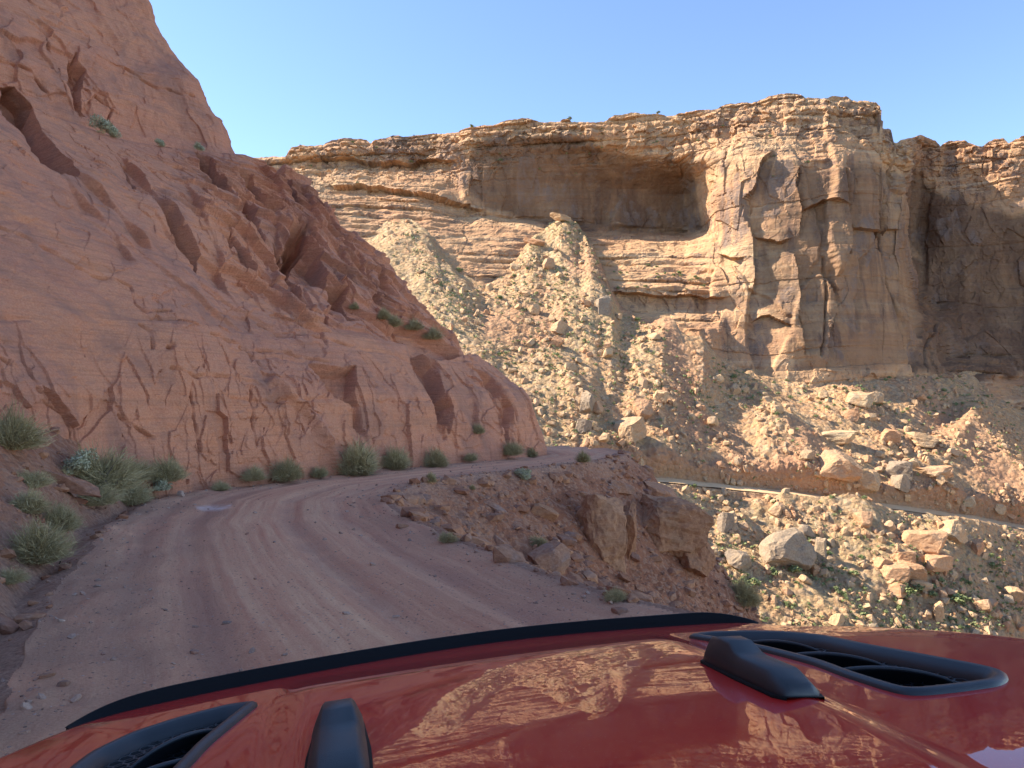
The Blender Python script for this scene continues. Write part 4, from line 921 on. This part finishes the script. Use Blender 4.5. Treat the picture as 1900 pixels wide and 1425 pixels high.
# far bushes
fb = []
for k in range(4):
    V, Fq = leafball(2000+k, 260, 1., .17); o = mesh_np('bush', V, Fq, M_FARGREEN, False); fb.append([o, False])
FBU = [(700,520,640,860,40,'bright green bush among rubble high on the left'),]
def put_bush(x, y, s_, lab, grp, pk):
    p = pk(x, y, 7)
    if p is None: return
    j = int(r.integers(4)); o = fb[j][0] if not fb[j][1] else fb[j][0].copy()
    if fb[j][1]: COL.objects.link(o)
    fb[j][1] = True; s2 = s_/F*p[1]*.55; o.location = tuple(p); o.scale = (s2, s2, s2*.8); o.rotation_euler.z = r.uniform(0, 6); tag(o, lab, 'plant', grp)
for x, y, s_, lab in [(857,500,14,'green bush on the shelf between the two rubble cones'), (925,555,14,'bright green bush in the gully left of the big cone'), (1057,222,10,'lone round bush on the skyline above the alcove'), (876,236,9,'dark bush on the skyline at the pale patch'),
                      (765,302,10,'pale bush under the left rim cliff'), (1362,700,14,'grey green bush at the foot of the buttress'), (1380,1085,22,'dull bush below the rough pale boulder'), (1685,1105,44,'largest bright green bush low on the far slope'),
                      (1725,1105,22,'green bush right of the largest bright one'), (1785,1120,34,'green bush cluster beside the upright stone'), (1475,1062,26,'green bush under the massive grey boulder'), (1535,1060,20,'green bush under the leaning pale slab'),
                      (1400,1090,26,'green bush lowest on the left of the far slope'), (1285,905,12,'pale bush at the left end of the far road'), (1745,1080,16,'small bush at the foot of the lower boulder cluster'), (1545,925,12,'dry yellow bush on the upper road edge'),
                      (1605,922,10,'yellow bush next to the road below the largest boulder'), (1225,205,8,'tiny dead bush on the skyline left of the butte'), (1185,592,14,'green bush at the top of the red rib')]:
    put_bush(x, y, s_, lab, 'single bushes of the far canyon', pickW if y < 400 else pickT)
for lab, grp, xr, yr, n, pk, sr in [('small scrub bush on the bare ledges below the alcove', 'scrub on the ledges', (1080, 1360), (490, 545), 26, pickW, (5, 11)),
                            ('small green scrub bush dotting the slope below the road', 'scrub below the road', (1340, 1890), (1020, 1180), 60, pickT, (7, 18)),
                            ('small scrub bush on the upper rubble', 'scrub on the upper rubble', (720, 1220), (430, 800), 55, pickT, (4, 9)),
                            ('small scrub bush below the big buttress', 'scrub below the buttress', (1400, 1890), (700, 770), 40, pickT, (5, 11)),
                            ('tiny bush clinging to the rim ledges', 'bushes along the rim', (560, 1660), (235, 345), 45, pickW, (3, 7))]:
    k = 0
    while k < n:
        x, y = r.uniform(*xr), r.uniform(*yr)
        if pk is pickT and tdens(x, y) == 0: continue
        put_bush(x, y, r.uniform(*sr), lab, grp, pk); k += 1
def tufts(n, seed):
    r = np.random.default_rng(seed); pts = scatter(pickT, n, (660, 1900), (410, 1200), lambda x, y: tdens(x, y)*(1 if (y < 760 or y > 1000) else .25), seed)
    B = [leafball(2100+k, 16, 1., .34) for k in range(5)]; Vs, Fs, o = [], [], 0
    for p in pts:
        V, Fq = B[r.integers(5)]; s_ = r.uniform(.22, .6); Vs.append(V*s_+p); Fs.append(Fq+o); o += len(V)
    return np.concatenate(Vs), np.concatenate(Fs)
V, Fq = tufts(2200, 77); tag(mesh_np('ground_scrub', V, Fq, M_FARGREEN, False), kind='stuff')
# ------------------------------------------------------------------ the vehicle whose hood fills the foreground
VS = 1.35; VC = .196
yw, rl_ = R(-14), R(3)
vf = np.array([math.sin(yw), math.cos(yw), 0]); r0_ = np.array([math.cos(yw), -math.sin(yw), 0]); n0_ = np.cross(r0_, vf)
vr = r0_*math.cos(rl_)+n0_*math.sin(rl_); vn = np.cross(vr, vf)
def hoodz(r_, f_):          # centred, in metres
    x = np.maximum(f_/VS-.8, -.6)
    z = -.314-.105*x-.5*.33*x*x*np.where(x > 0, 1, .5)-.06*(r_/VS)**2
    dome = ss(.275, .225, np.abs(r_/VS))*.011*ss(1.05, .90, f_/VS)
    return z*VS+dome
def solve_hood(px, py, dz=0.):
    a, b = ray(px, py); d = np.array([float(a), 1., float(b)]); t = np.linspace(.3, 3, 6000); Q = t[:, None]*d
    g = Q@vn-hoodz(Q@vr-VC*VS, Q@vf)-dz; i = int(np.argmax(g < 0)); return float((Q@vr)[i]-VC*VS), float((Q@vf)[i])
car = bpy.data.objects.new('off_road_vehicle', None); COL.objects.link(car)
tag(car, 'red off-road vehicle seen from inside over its glossy hood with two black vents', 'car')
car_o = np.array([0, 0, CAMZ])+vr*VC*VS+vf*1.0; car_o[2] = 0.0
car.matrix_world = __import__('mathutils').Matrix(((vr[0], vf[0], vn[0], car_o[0]), (vr[1], vf[1], vn[1], car_o[1]), (vr[2], vf[2], vn[2], car_o[2]), (0, 0, 0, 1)))
offn = float((np.array([0, 0, CAMZ])-car_o)@vn); offr = float((np.array([0, 0, CAMZ])-car_o)@vr)+VC*VS; offf = float((np.array([0, 0, CAMZ])-car_o)@vf)
def loc(r_, f_, z_): return np.stack(np.broadcast_arrays(np.asarray(r_, float)+offr, np.asarray(f_, float)+offf, np.asarray(z_, float)+offn), -1)
GZ = -offn      # height of the ground under the camera frame origin, roughly
n = NT('red_paint'); b_ = n.b; b_.inputs['Roughness'].default_value = .5; b_.inputs['Specular IOR Level'].default_value = .1
b_.inputs['Coat Weight'].default_value = 1.; b_.inputs['Coat Roughness'].default_value = .02; b_.inputs['Coat IOR'].default_value = 1.75
dust = n.noise(5, 6, .65, None, .6); cpt = n.mix(n.ramp(dust, [(.4, 0.), (.8, .05)]), (.55, .014, .010), (.45, .14, .09)); cpt = n.mix(n.math('MULTIPLY', n.ramp(n.noise(260, 3, .6), [(.64, 0.), (.72, 1.)]), .22), cpt, (.5, .3, .2)); M_RED = n.end(cpt)
n.l(n.ramp(dust, [(.3, .004), (.75, .02)]), b_.inputs['Coat Roughness'])
def plastic(name, col, rough, spec=.5):
    n = NT(name); n.b.inputs['Roughness'].default_value = rough; n.b.inputs['Specular IOR Level'].default_value = spec
    return n.end(col, n.bump(n.noise(900, 2, .5), .0006, .5))
M_PLA = plastic('black_plastic', (.022, .026, .032), .42); M_BLK = plastic('matt_black', (.004, .004, .005), .7, .25); M_RUB = plastic('tyre_rubber', (.02, .02, .02), .8); M_STEEL = plastic('grey_metal', (.3, .3, .3), .35)
OUT = np.array([(-.70, .42), (-.675, .60), (-.612, .80), (-.545, .909), (-.478, .961), (-.398, .983), (-.211, 1.011), (.009, 1.043), (.246, 1.032), (.387, 1.017), (.47, .99), (.548, .942), (.675, .795), (.73, .60), (.76, .42)])*VS
for k_, (a_, b_) in zip(range(4, 10), [(150, 1342), (300, 1303), (600, 1243), (930, 1190), (1220, 1163), (1370, 1155)]):
    q_ = solve_hood(a_, b_); OUT[k_] = q_
uu = np.linspace(0, 14, 420); OC = cat(OUT, uu); nrm = np.gradient(OC, axis=0); nrm = np.stack([-nrm[:, 1], nrm[:, 0]], 1); nrm /= np.linalg.norm(nrm, axis=1, keepdims=True)
rear = np.stack([np.linspace(OUT[0, 0], OUT[-1, 0], 420), np.full(420, .33*VS)], 1)
tv = np.concatenate([np.linspace(0, .985, 190)])
G = rear[None]*(1-tv[:, None, None])+(OC-nrm*.018)[None]*tv[:, None, None]/.985+(rear[None]*0)
G = rear[None]*(1-tv[:, None, None]/.985)+(OC-nrm*.018)[None]*(tv[:, None, None]/.985)
Z = hoodz(G[..., 0], G[..., 1])
rows = [np.concatenate([G, Z[..., None]], -1)]
for a in (20, 45, 70, 90):
    q = OC-nrm*.018+nrm*.018*math.sin(R(a)); z = hoodz((OC-nrm*.018)[:, 0], (OC-nrm*.018)[:, 1])-.018*(1-math.cos(R(a))); rows.append(np.concatenate([q, z[:, None]], 1)[None])
for dz in (.05, .11): rows.append(np.concatenate([OC+nrm*.004*dz*20, (hoodz(OC[:, 0], OC[:, 1])-.018-dz)[:, None]], 1)[None])
HG = np.concatenate(rows, 0)
# vents traced from the photograph, the far one; the near one is its mirror
RV = [solve_hood(x, y) for x, y in [(1276,1183),(1311,1177.5),(1384,1175.5),(1458,1177),(1531,1184.5),(1605,1200.5),(1716,1221),(1826,1241.5),(1862,1251),(1869,1262),(1852,1273),(1789,1282),(1716,1290),(1679,1290),(1642,1280),(1568,1256),(1513,1234.5),(1421,1210),(1329,1192)]]
RV = np.array(RV); LV = np.stack([-RV[:, 0]-.006, RV[:, 1]-.055], 1)[::-1]
def resample(poly, nn):
    p = np.concatenate([poly, poly[:1]]); L = np.concatenate([[0], np.cumsum(np.linalg.norm(np.diff(p, axis=0), axis=1))]); t = np.linspace(0, L[-1], nn+1)[:-1]
    q = np.stack([np.interp(t, L, p[:, k]) for k in (0, 1)], 1)
    for _ in range(3): q = (np.roll(q, 1, 0)+2*q+np.roll(q, -1, 0))/4
    return q
def in_poly(px, py, poly): return poly_mask(px, py, [tuple(p) for p in poly], 1e-6) > 0
msk = np.ones((HG.shape[0]-1, HG.shape[1]-1), bool); cx = (HG[:-1, :-1]+HG[1:, 1:])/2
for Vp in (RV, LV):
    q = resample(Vp, 120); c0 = q.mean(0); msk &= ~in_poly(cx[..., 0], cx[..., 1], c0+(q-c0)*.955)
v, f_, _ = compact(loc(HG[..., 0], HG[..., 1], HG[..., 2]).reshape(-1, 3), grid_faces(HG.shape[0], HG.shape[1], msk, True))
hood = mesh_np('hood', v, f_, M_RED, True, car)
def ring_mesh(name, rings, mat, parent, cap=False):
    nn = len(rings[0][0]); V = np.concatenate([loc(a[:, 0], a[:, 1], b) for a, b in rings]); Fs = []
    for k in range(len(rings)-1):
        for j in range(nn): Fs.append((k*nn+j, k*nn+(j+1) % nn, (k+1)*nn+(j+1) % nn, (k+1)*nn+j))
    if cap: Fs.append(tuple((len(rings)-1)*nn+j for j in range(nn)))
    return py_mesh(name, V, Fs, mat, parent, True)
def make_vent(poly, lines, side):
    vent = bpy.data.objects.new('hood_vent', None); COL.objects.link(vent); vent.parent = hood
    q = resample(poly, 140); g = np.roll(q, -1, 0)-np.roll(q, 1, 0); nn = np.stack([-g[:, 1], g[:, 0]], 1); nn /= np.linalg.norm(nn, axis=1, keepdims=True)
    c0 = q.mean(0); s_ = np.sign(((c0-q)*nn).sum(1).mean()); nn = nn*s_         # inward
    hz = lambda a, d: hoodz(a[:, 0], a[:, 1])+d
    rg = [(q-nn*.004, hz(q, -.002)), (q-nn*.002, hz(q, .004)), (q+nn*.004, hz(q, .0075)), (q+nn*.012, hz(q, .0065)), (q+nn*.022, hz(q, -.003)), (q+nn*.027, hz(q, -.012)), (q+nn*.029, hz(q, -.05))]
    ring_mesh('frame', rg, M_PLA, vent)
    fl = q+nn*.028; ring_mesh('pan', [(fl, hz(fl, -.049)), (c0+(fl-c0)*.5, hz(fl, -.052))], M_BLK, vent, True)
    # honeycomb insert
    V, Fs, o = [], [], 0; cell = .0105; x0, y0 = fl.min(0); x1, y1 = fl.max(0)
    for i in range(int((x1-x0)/(cell*1.732))+2):
        for j in range(int((y1-y0)/(cell*1.5))+2):
            cx_, cy_ = x0+i*cell*1.732+(j % 2)*cell*.866, y0+j*cell*1.5
            if not in_poly(np.array([cx_]), np.array([cy_]), fl)[0]: continue
            z_ = float(hoodz(cx_, cy_))-.013
            for k in range(6):
                a, b = R(60*k+30), R(60*k+90)
                for rr in (cell*1.06, cell*.90):
                    for t_ in (a, b): V.append((cx_+rr*math.cos(t_), cy_+rr*math.sin(t_), z_))
                Fs.append((o, o+1, o+3, o+2)); o += 4
    V = np.array(V); py_mesh('honeycomb', loc(V[:, 0], V[:, 1], V[:, 2]), Fs, M_PLA, vent)
    for A, B in lines:
        A, B = np.array(A), np.array(B); t = np.linspace(0, 1, 25); L = A[None]*(1-t[:, None])+B[None]*t[:, None]; arch = np.sin(t*math.pi)**.6
        rgs = []
        for df, dz, ar in ((.052, -.030, .0), (.034, -.016, .4), (.014, -.004, .9), (.004, .001, 1.), (.0, .0005, 1.), (-.002, -.003, 1.), (.003, -.006, 1.), (.02, -.012, .8), (.05, -.036, .0)):
            x = L[:, 0]+0*t; y = L[:, 1]+df*(.35+.65*arch); rgs.append(loc(x, y, hoodz(x, y)+dz-.007+arch*ar*.017))
        V = np.concatenate(rgs); Fs = [(k*25+j, k*25+j+1, (k+1)*25+j+1, (k+1)*25+j) for k in range(8) for j in range(24)]
        py_mesh('louvre', V, Fs, M_PLA, vent, True)
    return vent
RLN = [(solve_hood(1369, 1194), solve_hood(1530, 1207)), (solve_hood(1436, 1218), solve_hood(1645, 1230)), (solve_hood(1528, 1245), solve_hood(1772, 1258))]
LLN = [((-a[0]-.006, a[1]-.055), (-b[0]-.006, b[1]-.055)) for a, b in RLN]
make_vent(RV, RLN, 1); make_vent(LV, LLN, -1)
# black deflector along the leading edge
ka = np.argmin(np.abs(uu-3.9)); kb = np.argmin(np.abs(uu-9.3)); D0 = OC[ka:kb]; Dn = nrm[ka:kb]; t = np.linspace(0, 1, len(D0)); prof = np.sin(np.clip(np.minimum(t/.24, (1-t)/.16), 0, 1)*math.pi/2)**.8
hz = hoodz(D0[:, 0], D0[:, 1])
secs = [(-.006, -.004, 0), (.006, .000, 0), (.012, .010, 1), (.018, .024, 1), (.0215, .0245, 1), (.018, .008, 1), (.016, -.03, 0)]
V = np.concatenate([loc(*(D0+Dn*a).T, hz-.006+b*(prof if k else 1)) for a, b, k in secs]); m_ = len(D0)
Fs = [(k*m_+j, k*m_+j+1, (k+1)*m_+j+1, (k+1)*m_+j) for k in range(len(secs)-1) for j in range(m_-1)]
defl = py_mesh('hood_deflector', V, Fs, M_BLK, hood, True)
def box(name, c, s_, mat, parent, bev=.01, rz=0, shear=0):
    import bmesh
    bm = bmesh.new(); bmesh.ops.create_cube(bm, size=1)
    for v_ in bm.verts: v_.co = Vector((v_.co.x*s_[0], v_.co.y*s_[1], v_.co.z*s_[2]))
    if bev: bmesh.ops.bevel(bm, geom=bm.edges[:], offset=bev, segments=3, profile=.6, affect='EDGES')
    cr, sr = math.cos(rz), math.sin(rz)
    for v_ in bm.verts:
        x, y, z = v_.co; x, y = x*cr-y*sr, x*sr+y*cr; q = loc(x+c[0], y+c[1], z+c[2]); v_.co = Vector(q)
    me = bpy.data.meshes.new(name); bm.to_mesh(me); bm.free(); me.materials.append(mat)
    o = bpy.data.objects.new(name, me); COL.objects.link(o); o.parent = parent; return o
for fr_, re_ in ((solve_hood(1333, 1226), solve_hood(1484, 1291)), (solve_hood(630, 1352), solve_hood(627, 1490))):
    A, B = np.array(fr_), np.array(re_); d = B-A; L = float(np.linalg.norm(d)); d /= L; sd_ = np.array([-d[1], d[0]]); L = .205
    mt_ = bpy.data.objects.new('windshield_stop', None); COL.objects.link(mt_); mt_.parent = hood
    sec = [(0, .024, .002, .022), (.003, .027, .014, .024), (.012, .029, .037, .020), (.040, .030, .043, .020), (.066, .031, .042, .021), (.084, .031, .031, .024), (.10, .032, .028, .024), (.165, .033, .027, .024), (.183, .032, .019, .023), (.196, .030, .014, .020), (.203, .023, .003, .016)]
    V, Fs = [], []
    for l_, w_, h_, wt_ in sec:
        c = A+d*l_
        for x_, z_ in ((-w_, 0), (-w_*1.0, h_*.35), (-wt_*1.02, h_*.88), (-wt_*.8, h_), (wt_*.8, h_), (wt_*1.02, h_*.88), (w_*1.0, h_*.35), (w_, 0)):
            q = c+sd_*x_; V.append(loc(q[0], q[1], hoodz(q[0], q[1])+z_+.003))
    for k in range(len(sec)-1):
        for j in range(7): Fs.append((k*8+j, k*8+j+1, (k+1)*8+j+1, (k+1)*8+j))
    Fs += [tuple(range(8)), tuple((len(sec)-1)*8+j for j in range(8))]
    py_mesh('stop_body', V, Fs, M_PLA, mt_, True)
    V, Fs = [], []
    for l_, w_ in ((-.006, .024), (0, .031), (.1, .037), (.19, .037), (.208, .028)):
        c = A+d*l_
        for x_, z_ in ((-w_, -.002), (-w_, .004), (w_, .004), (w_, -.002)):
            q = c+sd_*x_; V.append(loc(q[0], q[1], hoodz(q[0], q[1])+z_))
    for k in range(4):
        for j in range(3): Fs.append((k*4+j, k*4+j+1, (k+1)*4+j+1, (k+1)*4+j))
    py_mesh('base_gasket', V, Fs, M_BLK, mt_, True)
# body under and around the hood
bz = -.32*VS; gz = -1.62
for s_ in (-1, 1):
    fe = box('fender', (s_*.86, .98, bz-.20), (.34, .95, .09), M_PLA, car, .03)
    box('fender_side', (s_*.70, .90, bz-.36), (.06, 1.1, .30), M_RED, car, .02)
    wh = bpy.data.objects.new('wheel', None); COL.objects.link(wh); wh.parent = car
    for nm, prof_, mm in (('tyre', [(.22, -.13), (.36, -.135), (.40, -.11), (.41, -.06), (.41, .06), (.40, .11), (.36, .135), (.22, .13)], M_RUB), ('rim', [(.23, -.10), (.22, .02), (.12, .05), (.07, .07), (.001, .07)], M_STEEL)):
        V, Fs = [], []; K = 40; m_ = len(prof_)
        for k in range(K):
            a = 2*math.pi*k/K
            for rr, xx in prof_:
                knob = .012 if (nm == 'tyre' and rr > .4 and k % 2) else 0; V.append(loc(s_*(.84+xx), .98+(rr+knob)*math.cos(a), gz+.41+(rr+knob)*math.sin(a)))
        for k in range(K):
            for j in range(m_-1): Fs.append((k*m_+j, k*m_+j+1, ((k+1) % K)*m_+j+1, ((k+1) % K)*m_+j))
        py_mesh(nm, V, Fs, mm, wh, True)
gr = box('grille', (0, 1.33, bz-.40), (1.10, .06, .40), M_RED, car, .02)
for k in range(7): box('grille_slot', ((k-3)*.075, 1.365, bz-.38), (.045, .01, .28), M_BLK, gr, .004)
for s_ in (-1, 1): box('headlight', (s_*.42, 1.37, bz-.36), (.17, .03, .17), M_STEEL, gr, .014)
box('bumper', (0, 1.50, gz+.55), (1.5, .18, .20), M_PLA, car, .04)
box('cowl_panel', (0, .33, bz-.02), (1.75, .20, .06), M_PLA, car, .01)
box('engine_bay', (0, .85, bz-.45), (1.15, .85, .25), M_BLK, car, .02)
